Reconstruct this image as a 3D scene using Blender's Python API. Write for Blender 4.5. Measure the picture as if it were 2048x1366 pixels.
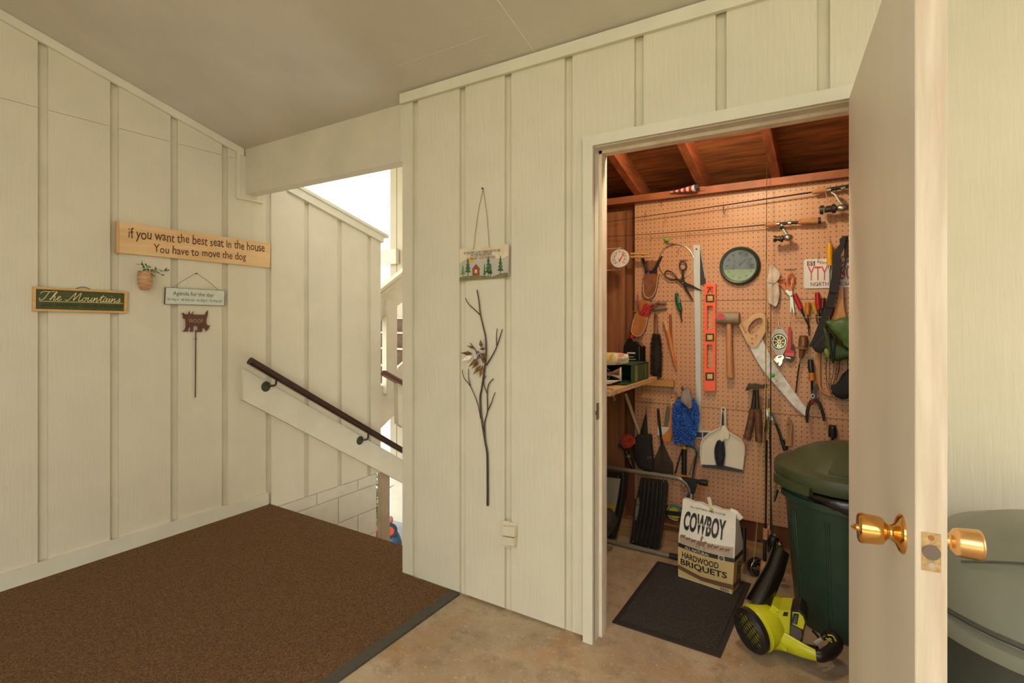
import bpy, bmesh, math, random
from math import sin, cos, pi, radians, atan2, sqrt
from mathutils import Vector, Matrix
random.seed(7)
for o in list(bpy.data.objects): bpy.data.objects.remove(o)
SC = bpy.context.scene
COL = SC.collection

# ---------------------------------------------------------------- survey of the place
# eye 1.36 m above the slab, looking 32.2 degrees left of the shed wall's normal.
# World axes: X along the shed wall, Y away from the eye along the left wall, Z up.
FPX, HOR, EYE, YAW = 1059.0, 632.0, 1.36, radians(32.2)
VX, VY, RX, RY = -sin(YAW), cos(YAW), cos(YAW), sin(YAW)
def ray(u, v):
    t = (u - 1024.0) / FPX
    return Vector((VX + RX*t, VY + RY*t, (HOR - v) / FPX))
def PY(u, v, y):
    d = ray(u, v); s = y / d.y
    return Vector((d.x*s, y, EYE + d.z*s))
def PX(u, v, x):
    d = ray(u, v); s = x / d.x
    return Vector((x, d.y*s, EYE + d.z*s))
def PZ(u, v, z=0.0):
    d = ray(u, v); s = (z - EYE) / d.z
    return Vector((d.x*s, d.y*s, z))

# ---------------------------------------------------------------- camera, sky, sun, lamps, exposure
cam = bpy.data.cameras.new('camera'); camo = bpy.data.objects.new('camera', cam); COL.objects.link(camo)
cam.sensor_width = 36.0; cam.lens = 36.0 * FPX / 2048.0
cam.shift_y = -(683.0 - HOR) / 2048.0
cam.clip_start = 0.02; cam.clip_end = 200
camo.location = (0, 0, EYE); camo.rotation_euler = (pi/2, 0, YAW)
SC.camera = camo

world = bpy.data.worlds.new('sky'); SC.world = world; world.use_nodes = True
wn = world.node_tree.nodes; wl = world.node_tree.links
bg = wn['Background']
tc = wn.new('ShaderNodeTexCoord'); sx = wn.new('ShaderNodeSeparateXYZ'); cr = wn.new('ShaderNodeValToRGB')
wl.new(tc.outputs['Generated'], sx.inputs[0]); wl.new(sx.outputs['Z'], cr.inputs[0])
cr.color_ramp.elements[0].position = 0.0; cr.color_ramp.elements[0].color = (0.98, 0.985, 0.98, 1)
cr.color_ramp.elements[1].position = 0.9; cr.color_ramp.elements[1].color = (0.93, 0.975, 1.05, 1)
wl.new(cr.outputs[0], bg.inputs[0]); bg.inputs[1].default_value = 1.6

def lamp(name, kind, loc, energy, color, **kw):
    l = bpy.data.lights.new(name, kind); l.energy = energy; l.color = color
    for k, v in kw.items(): setattr(l, k, v)
    o = bpy.data.objects.new(name, l); COL.objects.link(o); o.location = loc
    return o
sun = lamp('sun', 'SUN', (6, 6, 10), 3.0, (1, 0.95, 0.86), angle=radians(2.5))
sun.rotation_euler = Vector((-0.5, -0.45, -0.75)).to_track_quat('-Z', 'Y').to_euler()

shed_fill = lamp('shed_fill_light', 'POINT', (-.52, 2.30, 2.30), 10, (1, 0.89, 0.66), shadow_soft_size=.05)  # unseen light added to brighten the shed interior

SC.view_settings.view_transform = 'Standard'; SC.view_settings.look = 'None'
SC.view_settings.gamma = 1.0; SC.view_settings.use_curve_mapping = False
SC.view_settings.exposure = 1.33

BULB_GLOW = 12.0
# ---------------------------------------------------------------- helpers
def lin(c):
    r = []
    for x in c[:3]:
        x /= 255.0
        r.append(x/12.92 if x <= 0.04045 else ((x+0.055)/1.055)**2.4)
    return (r[0], r[1], r[2], 1.0)
def mixnode(nt, fac, a, b):
    n = nt.nodes.new('ShaderNodeMix'); n.data_type = 'RGBA'
    if hasattr(fac, 'is_linked'): nt.links.new(fac, n.inputs[0])
    else: n.inputs[0].default_value = fac
    for i, c in ((6, a), (7, b)):
        if hasattr(c, 'is_linked'): nt.links.new(c, n.inputs[i])
        else: n.inputs[i].default_value = c
    return n.outputs[2]
def noise(nt, vec, scale, detail=4, rough=.55, lo=.35, hi=.65):
    n = nt.nodes.new('ShaderNodeTexNoise'); n.inputs['Scale'].default_value = scale
    n.inputs['Detail'].default_value = detail; n.inputs['Roughness'].default_value = rough
    nt.links.new(vec, n.inputs['Vector'])
    m = nt.nodes.new('ShaderNodeMapRange'); m.inputs[1].default_value = lo; m.inputs[2].default_value = hi
    nt.links.new(n.outputs[0], m.inputs[0])
    return m.outputs[0]
def mapped(nt, stretch):
    g = nt.nodes.new('ShaderNodeNewGeometry'); mp = nt.nodes.new('ShaderNodeMapping')
    mp.inputs['Scale'].default_value = stretch
    nt.links.new(g.outputs['Position'], mp.inputs['Vector'])
    return mp.outputs[0]
MATS = {}
def M(name, c, rough=.55, metal=0., var=.06, vs=9, stretch=(1,1,1), bump=0., bs=80, bst=None, c2=None, coat=0., alpha=1., trans=0., spec=.5, emit=0.):
    if name in MATS: return MATS[name]
    m = bpy.data.materials.new(name); m.use_nodes = True; nt = m.node_tree
    b = nt.nodes['Principled BSDF']
    a = lin(c)
    d = lin(c2) if c2 else tuple(min(1, x*(1+var)) for x in a[:3]) + (1,)
    lo = a if c2 else tuple(x*(1-var) for x in a[:3]) + (1,)
    vec = mapped(nt, stretch)
    nt.links.new(mixnode(nt, noise(nt, vec, vs), lo, d), b.inputs['Base Color'])
    b.inputs['Roughness'].default_value = rough; b.inputs['Metallic'].default_value = metal
    b.inputs['Coat Weight'].default_value = coat; b.inputs['Alpha'].default_value = alpha
    b.inputs['Transmission Weight'].default_value = trans
    b.inputs['Specular IOR Level'].default_value = spec
    b.inputs['Coat Roughness'].default_value = .02
    if emit:
        b.inputs['Emission Color'].default_value = a; b.inputs['Emission Strength'].default_value = emit
    if bump:
        v2 = mapped(nt, bst or stretch)
        n = nt.nodes.new('ShaderNodeTexNoise'); n.inputs['Scale'].default_value = bs; n.inputs['Detail'].default_value = 5
        nt.links.new(v2, n.inputs['Vector'])
        bp = nt.nodes.new('ShaderNodeBump'); bp.inputs['Strength'].default_value = bump; bp.inputs['Distance'].default_value = .004
        nt.links.new(n.outputs[0], bp.inputs['Height']); nt.links.new(bp.outputs[0], b.inputs['Normal'])
    MATS[name] = m
    return m

ORG = {}
class MB:
    def __init__(s): s.bm = bmesh.new()
    def poly(s, pts, d, taper=1.0):
        bm = s.bm; d = Vector(d); n = len(pts)
        c = sum((Vector(p) for p in pts), Vector())/n
        a = [bm.verts.new(p) for p in pts]
        b = [bm.verts.new(c + (Vector(p)-c)*taper + d) for p in pts]
        bm.faces.new(a[::-1]); bm.faces.new(b)
        for i in range(n): bm.faces.new((a[i], a[(i+1)%n], b[(i+1)%n], b[i]))
        return s
    def ring(s, outer, inner, d):
        bm = s.bm; d = Vector(d); n = len(outer)
        L = [[bm.verts.new(p) for p in outer], [bm.verts.new(p) for p in inner],
             [bm.verts.new(Vector(p)+d) for p in inner], [bm.verts.new(Vector(p)+d) for p in outer]]
        for k in range(4):
            A, B = L[k], L[(k+1)%4]
            for i in range(n): bm.faces.new((A[i], A[(i+1)%n], B[(i+1)%n], B[i]))
        return s
    def box(s, a, b):
        x0,y0,z0 = a; x1,y1,z1 = b
        return s.poly([(x0,y0,z0),(x1,y0,z0),(x1,y1,z0),(x0,y1,z0)], (0,0,z1-z0))
    def obox(s, c, ax, ay, az):
        c, ax, ay, az = Vector(c), Vector(ax), Vector(ay), Vector(az)
        return s.poly([c-ax-ay-az, c+ax-ay-az, c+ax+ay-az, c-ax+ay-az], az*2)
    def tube(s, pts, r, n=8, flat=1.0, closed=False, caps=True):
        bm = s.bm; pts = [Vector(p) for p in pts]; m = len(pts)
        rr = r if isinstance(r, (list, tuple)) else [r]*m
        rings = []; ref = None
        for i, p in enumerate(pts):
            if closed: t = pts[(i+1)%m]-pts[i-1]
            else: t = pts[min(i+1,m-1)]-pts[max(i-1,0)]
            t.normalize()
            if ref is None: ref = Vector((0,1,0)) if abs(t.y) < .9 else Vector((0,0,1))
            side = t.cross(ref); side.normalize(); nrm = side.cross(t); nrm.normalize()
            ref = nrm
            rings.append([bm.verts.new(p + side*cos(2*pi*k/n)*rr[i] + nrm*sin(2*pi*k/n)*rr[i]*flat) for k in range(n)])
        seq = list(range(m-1)) + ([m-1] if closed else [])
        for i in seq:
            A, B = rings[i], rings[(i+1)%m]
            for k in range(n): bm.faces.new((A[k], A[(k+1)%n], B[(k+1)%n], B[k]))
        if caps and not closed: bm.faces.new(rings[0][::-1]); bm.faces.new(rings[-1])
        return s
    def lathe(s, prof, o, ax=(0,0,1), n=24, sq=(1,1)):
        # prof: (radius, height); profile ends on the axis close the shape
        bm = s.bm; o = Vector(o); ax = Vector(ax).normalized()
        e1 = ax.cross(Vector((0,1,0)) if abs(ax.y) < .9 else Vector((1,0,0))).normalized(); e2 = ax.cross(e1)
        prev = None
        for r, h in prof:
            if r < 1e-6: cur = [bm.verts.new(o+ax*h)]
            else: cur = [bm.verts.new(o+ax*h+e1*cos(2*pi*k/n)*r*sq[0]+e2*sin(2*pi*k/n)*r*sq[1]) for k in range(n)]
            if prev:
                for k in range(n):
                    a = [prev[k%len(prev)], prev[(k+1)%n%len(prev)], cur[(k+1)%n%len(cur)], cur[k%len(cur)]]
                    f = [v for i, v in enumerate(a) if v not in a[:i]]
                    if len(f) > 2: bm.faces.new(f)
            prev = cur
        return s
    def ball(s, c, r, seg=12):
        r = r if isinstance(r, (tuple, list)) else (r,r,r)
        bmesh.ops.create_uvsphere(s.bm, u_segments=seg, v_segments=max(6, seg*2//3), radius=1, matrix=Matrix.Translation(c) @ Matrix.Diagonal((*r, 1)))
        return s
    def disc(s, c, ax, r, n=20, r2=None):
        s.lathe([(0,0),(r,0),(r2 if r2 is not None else r, Vector(ax).length),(0,Vector(ax).length)], c, ax, n); return s
    def bevel(s, w, seg=2, ang=40):
        es = [e for e in s.bm.edges if len(e.link_faces) == 2 and e.calc_face_angle(0) > radians(ang)]
        bmesh.ops.bevel(s.bm, geom=es, offset=w, segments=seg, affect='EDGES', profile=.6, clamp_overlap=True)
        return s
    def bulge(s, w, cuts=3, rnd=0., seed=1):
        # subdivide and puff up cloth
        bmesh.ops.triangulate(s.bm, faces=s.bm.faces[:])
        bmesh.ops.subdivide_edges(s.bm, edges=s.bm.edges[:], cuts=cuts, use_grid_fill=True)
        for _ in range(w): bmesh.ops.smooth_vert(s.bm, verts=s.bm.verts[:], factor=.5, use_axis_x=True, use_axis_y=True, use_axis_z=True)
        if rnd:
            rg = random.Random(seed)
            for v in s.bm.verts: v.co += Vector((rg.uniform(-1,1), rg.uniform(-1,1), rg.uniform(-1,1)))*rnd
        return s
    def build(s, name, mat, parent=None, smooth=35, origin=None):
        bm = s.bm
        bmesh.ops.recalc_face_normals(bm, faces=bm.faces[:])
        if parent is not None: org = ORG[parent.name]
        elif origin is not None: org = Vector(origin)
        else:
            xs = [v.co for v in bm.verts]
            org = Vector(((min(p.x for p in xs)+max(p.x for p in xs))/2, (min(p.y for p in xs)+max(p.y for p in xs))/2, min(p.z for p in xs)))
        bmesh.ops.translate(bm, verts=bm.verts[:], vec=-org)
        me = bpy.data.meshes.new(name); bm.to_mesh(me); bm.free()
        me.materials.append(mat)
        if smooth:
            me.shade_smooth()
            me.set_sharp_from_angle(angle=radians(smooth))
        o = bpy.data.objects.new(name, me); COL.objects.link(o)
        if parent is not None: o.parent = parent
        else: o.location = org
        ORG[o.name] = org
        return o
def tag(o, label, cat, group=None, kind=None):
    o['label'] = label
    if cat: o['category'] = cat
    if group: o['group'] = group
    if kind: o['kind'] = kind
    return o
def thing(name, label, cat, loc, group=None):
    o = bpy.data.objects.new(name, None); COL.objects.link(o); o.location = loc; o.empty_display_size = .05
    ORG[o.name] = Vector(loc)
    return tag(o, label, cat, group)
def struct(name, mb, mat, parent=None, smooth=35):
    o = mb.build(name, mat, parent, smooth)
    if parent is None: o['kind'] = 'structure'
    return o
def solo(name, mb, mat, label, cat, group=None, smooth=35):
    return tag(mb.build(name, mat, None, smooth), label, cat, group)

def glyphs(body, shear=0., bold=0., space=1.0):
    cu = bpy.data.curves.new('lettering', 'FONT'); cu.body = body; cu.shear = shear; cu.offset = bold; cu.space_character = space
    cu.size = 1; cu.extrude = 0; cu.resolution_u = 3
    o = bpy.data.objects.new('lettering', cu); COL.objects.link(o)
    bpy.context.view_layer.update()
    me = bpy.data.meshes.new_from_object(o.evaluated_get(bpy.context.evaluated_depsgraph_get()))
    pts = [v.co.copy() for v in me.vertices]; fs = [tuple(p.vertices) for p in me.polygons]
    bpy.data.objects.remove(o); bpy.data.curves.remove(cu); bpy.data.meshes.remove(me)
    return pts, fs
def lettering(mb, body, bl, br, h, up=(0,0,1), shear=0., bold=0., space=1.0, jitter=0., out=None, warp=None, seed=3, lift=.0006):
    """flat printed words from bl to br (baseline corners), h high"""
    bl, br, up = Vector(bl), Vector(br), Vector(up)
    ex = (br-bl); w = ex.length; ex.normalize()
    out = Vector(out).normalized() if out is not None else ex.cross(up).normalized()
    pts, fs = glyphs(body, shear, bold, space)
    if not pts: return mb
    x0 = min(p.x for p in pts); x1 = max(p.x for p in pts)
    y0, y1 = min(p.y for p in pts), max(p.y for p in pts)
    rg = random.Random(seed)
    if jitter:
        # wobble each separate island of faces (each letter)
        par = list(range(len(pts)))
        def find(i):
            while par[i] != i: par[i] = par[par[i]]; i = par[i]
            return i
        for f in fs:
            for k in f[1:]: par[find(k)] = find(f[0])
        isl = {}
        for i in range(len(pts)): isl.setdefault(find(i), []).append(i)
        for k in sorted(isl):
            ids = isl[k]; c = sum((pts[i] for i in ids), Vector())/len(ids)
            a = rg.uniform(-1,1)*jitter*.6; dy = rg.uniform(-1,1)*jitter*.25; sc = 1+rg.uniform(-1,1)*jitter*.5
            for i in ids:
                q = pts[i]-c
                pts[i] = Vector((c.x+(q.x*cos(a)-q.y*sin(a))*sc, c.y+(q.x*sin(a)+q.y*cos(a))*sc+dy, 0))
    vs = []
    for p in pts:
        fx, fy = (p.x-x0)/(x1-x0), (p.y-y0)/(y1-y0)
        if warp: fy = warp(fx, fy)
        vs.append(mb.bm.verts.new(bl + ex*(fx*w) + up*(fy*h) + out*lift))
    for f in fs:
        try: mb.bm.faces.new([vs[i] for i in f])
        except ValueError: pass
    return mb
def crop(x0, y0, k): return lambda x, y: (x0 + x/k, y0 + y/k)
c1 = crop(1200,220,4.877); c2 = crop(1440,220,4.879); c3 = crop(1200,470,4.877); c4 = crop(1440,470,4.879)
c5 = crop(1200,720,4.877); c6 = crop(1440,720,4.879); c7 = crop(1200,980,4.877); c8 = crop(1440,1000,3.903)
s2 = crop(1200,900,5.94); s3 = crop(1320,860,6.21); s4 = crop(1340,1000,6.83); s5 = crop(1460,1160,7.588); s6 = crop(1480,1020,7.59)
def on(c, pts, y): return [PY(*c(x, z), y) for x, z in pts]
def px(n, y, u=1500):   # length of n crop pixels (4.88 per photo pixel) at plane y
    d = ray(u, HOR); return n/4.88*(y/d.y)/FPX
def flat(c, pts, y, th, bev=0):
    m = MB().poly(on(c, pts, y-th), (0, th, 0))
    if bev: m.bevel(bev)
    return m
def ell(cx, cy, rx, ry, n=20, rot=0): return [(cx+rx*cos(2*pi*k/n)*cos(rot)-ry*sin(2*pi*k/n)*sin(rot), cy+rx*cos(2*pi*k/n)*sin(rot)+ry*sin(2*pi*k/n)*cos(rot)) for k in range(n)]
def spline(pts, k=6, closed=False):
    pts = [Vector(p) for p in pts]; n = len(pts); out = []
    rng = range(n if closed else n-1)
    for i in rng:
        p0 = pts[i-1] if (i > 0 or closed) else pts[i]; p1 = pts[i]; p2 = pts[(i+1)%n]
        p3 = pts[(i+2)%n] if (closed or i+2 < n) else p2
        for j in range(k):
            t = j/k
            out.append(.5*((2*p1)+(-p0+p2)*t+(2*p0-5*p1+4*p2-p3)*t*t+(-p0+3*p1-3*p2+p3)*t**3))
    if not closed: out.append(pts[-1])
    return out
# ---------------------------------------------------------------- materials of the setting
PAINT = M('cream_paint', (217,207,182), .62, var=.025, vs=5, bump=.6, bs=26, bst=(3.2,3.2,.28))
PAINT_D = M('cream_paint_channel', (213,203,178), .62, var=.05, vs=5, bump=.2, bs=26, bst=(3.2,3.2,.28))
TRIMP = M('trim_paint', (221,214,190), .5, var=.04, vs=6, bump=.12, bs=18, bst=(1,1,1))
JAMBP = M('jamb_paint', (210,198,174), .5, var=.06, vs=7)
CEILP = M('ceiling_paint', (208,200,182), .7, var=.05, vs=2.5, bump=.25, bs=55)
BLOCKP = M('block_paint', (216,206,186), .7, var=.05, vs=9, bump=.3, bs=90)
WHITEP = M('white_siding', (226,218,200), .6, var=.04, vs=3, bump=.15, bs=30, bst=(3,3,.3))
CARPET = M('brown_carpet', (88,61,38), .95, vs=170, c2=(134,102,73), bump=1., bs=260, spec=.1)
RUBBER = M('edge_rubber', (74,68,58), .6, var=.1, vs=40)
CONC = None
def concrete():
    m = bpy.data.materials.new('concrete'); m.use_nodes = True; nt = m.node_tree; b = nt.nodes['Principled BSDF']
    v = mapped(nt, (1,1,1))
    a = mixnode(nt, noise(nt, v, 2.6, 6, .6), lin((162,138,108)), lin((192,170,138)))
    a = mixnode(nt, noise(nt, v, 4.3, 5, .65, .5, .68), a, lin((176,138,98)))
    a = mixnode(nt, noise(nt, v, 9, 8, .75, .50, .72), a, lin((138,114,88)))
    a = mixnode(nt, noise(nt, v, 60, 4, .7, .6, .7), a, lin((212,200,180)))
    nt.links.new(a, b.inputs['Base Color']); b.inputs['Roughness'].default_value = .6
    n = nt.nodes.new('ShaderNodeTexNoise'); n.inputs['Scale'].default_value = 90; n.inputs['Detail'].default_value = 6; nt.links.new(v, n.inputs['Vector'])
    bp = nt.nodes.new('ShaderNodeBump'); bp.inputs['Strength'].default_value = .35; bp.inputs['Distance'].default_value = .003
    nt.links.new(n.outputs[0], bp.inputs['Height']); nt.links.new(bp.outputs[0], b.inputs['Normal'])
    return m
CONC = concrete()
GREYC = M('grey_paving', (150,150,150), .8, var=.12, vs=4, bump=.2, bs=60)
LAWN = M('lawn', (112,122,66), .95, vs=3, c2=(146,150,92), bump=.5, bs=60)
RED = M('red_fir', (138,72,38), .55, vs=6, c2=(176,98,54), stretch=(1,1,1), bump=.2, bs=30)
RAFT = M('rafter_wood', (132,70,36), .6, vs=9, c2=(178,98,54), stretch=(4,.5,4), bump=.2, bs=40, bst=(4,.5,4))
DECK = M('roof_plywood', (112,68,36), .65, vs=7, c2=(172,104,56), stretch=(.6,5,5), bump=.25, bs=30, bst=(.6,5,5))
PLY = M('dark_plywood', (112,64,34), .7, vs=5, c2=(142,84,46), stretch=(5,5,.5), bump=.15, bs=30, bst=(5,5,.5))
STUD = M('stud_wood', (128,78,44), .7, vs=6, c2=(160,102,60), stretch=(5,5,.4))
PINE = M('pine', (198,158,108), .55, vs=6, c2=(216,178,128), stretch=(.6,6,6))
SILL = M('sill_wood', (138,100,62), .7, vs=6, c2=(168,128,84), stretch=(.6,6,6))
def pegboard():
    m = bpy.data.materials.new('pegboard'); m.use_nodes = True; nt = m.node_tree; b = nt.nodes['Principled BSDF']; L = nt.links
    g = nt.nodes.new('ShaderNodeNewGeometry'); sp = nt.nodes.new('ShaderNodeSeparateXYZ'); L.new(g.outputs['Position'], sp.inputs[0])
    def math(op, a, bb=None):
        n = nt.nodes.new('ShaderNodeMath'); n.operation = op
        for i, q in ((0, a), (1, bb)):
            if q is None: continue
            if hasattr(q, 'is_linked'): L.new(q, n.inputs[i])
            else: n.inputs[i].default_value = q
        return n.outputs[0]
    d = []
    for k in ('X', 'Z'):
        f = math('FRACT', math('DIVIDE', sp.outputs[k], .0262)); d.append(math('POWER', math('SUBTRACT', f, .5), 2.0))
    hole = math('LESS_THAN', math('ADD', d[0], d[1]), .0135)
    v = mapped(nt, (1,1,1))
    base = mixnode(nt, noise(nt, v, 3, 5), lin((198,144,106)), lin((209,157,118)))
    base = mixnode(nt, noise(nt, v, 400, 2, .5, .45, .75), base, lin((182,128,90)))
    L.new(mixnode(nt, hole, base, lin((70,40,24))), b.inputs['Base Color']); b.inputs['Roughness'].default_value = .45
    return m
PEG = pegboard()

# ---------------------------------------------------------------- the setting
XL, YB = -3.52, 2.05
def ceil(y): return 2.509 - .285*(y - 2.11)

fl = MB().poly([(-3.60,-3.2,-.16),(4.2,-3.2,-.16),(4.2,3.35,-.16),(-1.45,3.35,-.16),(-1.45,2.28,-.16),(-3.60,2.28,-.16)], (0,0,.16))
struct('floor', fl, CONC)
carpet = MB().poly([(-3.515,-3.1,.0),(-1.645,-3.1,.0),(-1.645,2.045,.0),(-1.975,2.045,.0),(-1.975,2.295,.0),(-3.515,2.295,.0)], (0,0,.009)).bevel(.003,2)
tag(carpet.build('carpet', CARPET), 'brown low-pile carpet covering the landing beside the left wall', 'carpet')
solo('carpet_edge_strip', MB().poly([(-1.645,-3.1,0),(-1.59,-3.1,0),(-1.59,2.045,0),(-1.645,2.045,0)], (0,0,.010)).bevel(.006,2), RUBBER, 'dark rubber strip along the carpet edge on the concrete', 'edging')

# left wall: backing plus one panel between each pair of channels
chan = [1.027+.3172*k for k in range(-13, 8)]
CW = .021
def topz(y): return ceil(y) if y < 2.19 else ceil(y) - .075
wl_ = MB()
for a, b in ((-3.2, 2.19), (2.19, 3.385)):
    lo = -.035 if a > 2 else -.02
    lo_b = lo
    wl_.poly([(XL-.019,a,lo),(XL-.019,b,lo),(XL-.019,b,topz(b-.001) if b>2.2 else ceil(b)),(XL-.019,a,topz(a))], (-.09,0,0))
WL = struct('wall_left', wl_, PAINT_D)
edges = [-3.2] + chan + [3.385+CW]
for i in range(len(edges)-1):
    a = edges[i] + (CW if i else 0); b = edges[i+1] - CW
    if a < 2.19 < b: segs = [(a, 2.19), (2.19, b)]
    else: segs = [(a, b)]
    lo = -.035 if b > 2.3 else 0.0
    D = XL-.021
    ZJ = 2.434
    def pan(pts): MB().poly(pts, (.021,0,0)).bevel(.002,1).build('panel', PAINT, WL, 0)
    if len(segs) == 2:
        pan([(D,a,lo),(D,b,lo),(D,b,topz(b)),(D,2.195,topz(2.195)),(D,2.185,ZJ-.001),(D,a,ZJ-.001)])
        pan([(D,a,ZJ+.001),(D,2.11,ZJ+.001),(D,2.11,ceil(2.11)),(D,a,ceil(a))])
    elif b < 2.2:
        pan([(D,a,lo),(D,b,lo),(D,b,ZJ-.001),(D,a,ZJ-.001)]); pan([(D,a,ZJ+.001),(D,b,ZJ+.001),(D,b,ceil(b)),(D,a,ceil(a))])
    else: pan([(D,a,lo),(D,b,lo),(D,b,topz(b)),(D,a,topz(a))])
# painted block wall below the siding, running down beside the stairs
bw = MB().box((XL-.19,2.285,-1.3),(XL-.012,3.335,-.036)); BW = struct('wall_block', bw, BLOCKP)
zs = [-.036,-.13,-.34,-.55,-.76,-.97,-1.18,-1.3]
jo = [2.905-.415, 3.1, 2.905]
for r in range(len(zs)-1):
    off = [3.125, 2.92, 3.125][r%3 if r<3 else r%2]
    ys = [off + .415*k for k in range(-4,4)]
    ys = [2.287] + [y for y in ys if 2.35 < y < 3.30] + [3.337]
    for y0, y1 in zip(ys, ys[1:]):
        MB().box((XL-.014, y0+.004, zs[r+1]+.004), (XL-.003, y1-.004, zs[r]-.004)).bevel(.003,1).build('block', BLOCKP, BW, 0)
# trims of the left wall
struct('baseboard_left', MB().box((XL,-3.2,0.0),(XL+.019,2.285,.092)).bevel(.003,2), TRIMP)
def slope_trim(name, x0, x1, y0, y1, zt, h, mat=TRIMP):
    return struct(name, MB().poly([(x0,y0,zt(y0)-h),(x0,y1,zt(y1)-h),(x0,y1,zt(y1)),(x0,y0,zt(y0))], (x1-x0,0,0)).bevel(.003,2), mat)
slope_trim('trim_1', XL, XL+.02, -3.2, 2.10, lambda y: ceil(y)-.002, .048)
slope_trim('trim_2', XL-.03, XL+.022, 2.44, 3.40, lambda y: topz(y)+.012, .062)
slope_trim('trim_3', XL-.05, XL+.034, 2.38, 3.45, lambda y: topz(y)+.036, .024)
# boxed trim around the beam's end
p0 = PX(474,398,XL+.02); p1 = PX(526,404,XL+.02)
struct('trim_4', MB().poly([(XL,p0.y,2.16),(XL,p1.y,2.16),(XL,p1.y,2.20),(XL,2.113,2.205),(XL,2.113,ceil(2.113)-.05),(XL,p0.y,ceil(p0.y)-.05)], (.018,0,0)).bevel(.003,1), PAINT)
struct('trim_5', MB().box((XL+.018,p0.y,2.16),(XL+.028,p1.y+.01,2.170)), TRIMP)
struct('trim_6', MB().box((XL+.018,p0.y,2.17),(XL+.024,p0.y+.018,ceil(p0.y)-.05)), TRIMP)
# beam over the stair opening
struct('beam', MB().box((XL-.06,2.112,2.20),(-1.90,2.195,2.51)).bevel(.004,2), M('beam_paint',(217,207,182),.6,var=.05,vs=4,bump=.2,bs=22,bst=(.4,3,3)))
struct('trim_7', MB().box((-2.005,2.07,2.185),(-1.972,2.111,2.525)).bevel(.002,1), TRIMP)

# ceiling (roof underside), slopes down towards the shed, with two sheets' seams
ce = MB().poly([(-3.62,-1.8,ceil(-1.8)),(4.2,-1.8,ceil(-1.8)),(4.2,2.111,ceil(2.111)),(-3.62,2.111,ceil(2.111))], (0,0,.05))
CE = struct('ceiling', ce, CEILP)
a, b = PY(1070,108,2.05), PY(1000,0,2.05)
def oncl(u, v):
    d = ray(u, v); s = (ceil(0)-EYE)/(d.z+.285*d.y); return d*s + Vector((0,0,EYE))
SEAM = M('seam_paint', (236,230,214), .6)
for (ua,va),(ub,vb) in (((1072,109),(998,-6)),):
    A, B = oncl(ua,va), oncl(ub,vb); B = A + (B-A)*2.2
    B = Vector((A.x, B.y, ceil(B.y)))
    MB().tube([A+Vector((0,0,.0012)), B+Vector((0,0,.0012))], .0022, 6).build('seam', SEAM, CE)
A, B = oncl(965,74), oncl(1042,63)
MB().tube([(A.x-.6, A.y, ceil(A.y)),(A.x+.04, A.y, ceil(A.y))], .0015, 5).build('seam', CEILP, CE)

# unseen walls added to cut light from the right and half the rear
struct('shade_wall_right', MB().box((2.9,-1.75,0),(3.0,.5,4.0)), PAINT)
struct('shade_wall_rear', MB().box((-3.6,-1.75,0),(-1.75,-1.65,4.0)), PAINT)

# shed front wall with the door opening
XO0, XO1, ZO = -.885, .035, 2.06
XE = -1.972
wb = MB()
def wallpiece(mb, x0, x1, z0, z1=None, y0=YB+.019, y1=YB+.11):
    zt0 = ceil(y0) if z1 is None else z1; zt1 = ceil(y1) if z1 is None else z1
    bm = mb.bm
    vs = [bm.verts.new(p) for p in ((x0,y0,z0),(x1,y0,z0),(x1,y1,z0),(x0,y1,z0),(x0,y0,zt0),(x1,y0,zt0),(x1,y1,zt1),(x0,y1,zt1))]
    for f in ((0,1,2,3),(4,5,6,7),(0,1,5,4),(1,2,6,5),(2,3,7,6),(3,0,4,7)): bm.faces.new([vs[i] for i in f])
wallpiece(wb, XE, XO0-.02, 0); wallpiece(wb, XO0-.02, XO1+.02, ZO+.02); wallpiece(wb, XO1+.02, 4.2, 0)
WB = struct('wall_front', wb, PAINT_D)
ch = [-1.883,-1.576,-1.313,-1.005,-.695,-.386,-.062,.55,.86,1.17,1.48,1.79,2.1,2.41,2.72,3.03,3.34,3.65,3.96]
ed = [XE-.019] + ch + [4.2+.019]
for i in range(len(ed)-1):
    a, b = ed[i]+.019, ed[i+1]-.019
    spans = []
    def add(x0, x1, z0):
        if x1-x0 < .002: return
        MB().poly([(x0,YB,z0),(x1,YB,z0),(x1,YB,ceil(YB)),(x0,YB,ceil(YB))], (0,.021,0)).bevel(.002,1).build('panel', PAINT, WB, 0)
    L, Rr = XO0-.02, XO1+.02
    add(a, min(b, L), .012); add(max(a, Rr), b, .012)
    add(max(a, L), min(b, Rr), ZO+.02)
struct('trim_8', MB().box((XE-.002,YB-.02,2.470),(4.2,YB,2.522)).bevel(.003,2), TRIMP)
# door frame: casing, jambs, stops
cs = TRIMP
struct('trim_9', MB().box((XO0-.043,YB-.022,0.0),(XO0,YB,2.105)).bevel(.004,2), cs)
struct('trim_10', MB().box((XO0-.043,YB-.0225,ZO+.004),(XO1+.05,YB,2.107)).bevel(.004,2), cs)
struct('trim_11', MB().box((XO1+.006,YB-.021,0.0),(XO1+.05,YB,2.105)).bevel(.004,2), cs)
JA = M('jamb_wood', (216,206,188), .5, vs=20, var=.05)
DF = struct('door_frame', MB().box((XO0-.02,YB-.004,0.0),(XO0,YB+.135,ZO+.02)).box((XO1,YB-.004,0.0),(XO1+.02,YB+.135,ZO+.02)).box((XO0-.02,YB-.004,ZO),(XO1+.02,YB+.135,ZO+.02)), JA)
MB().box((XO0,YB+.048,0.0),(XO0+.013,YB+.085,ZO)).box((XO0,YB+.048,ZO-.013),(XO1,YB+.085,ZO)).bevel(.003,2).build('door_stop', M('stop_paint',(232,218,194),.5,vs=16,c2=(214,194,164),stretch=(1,1,.3)), DF)
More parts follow.
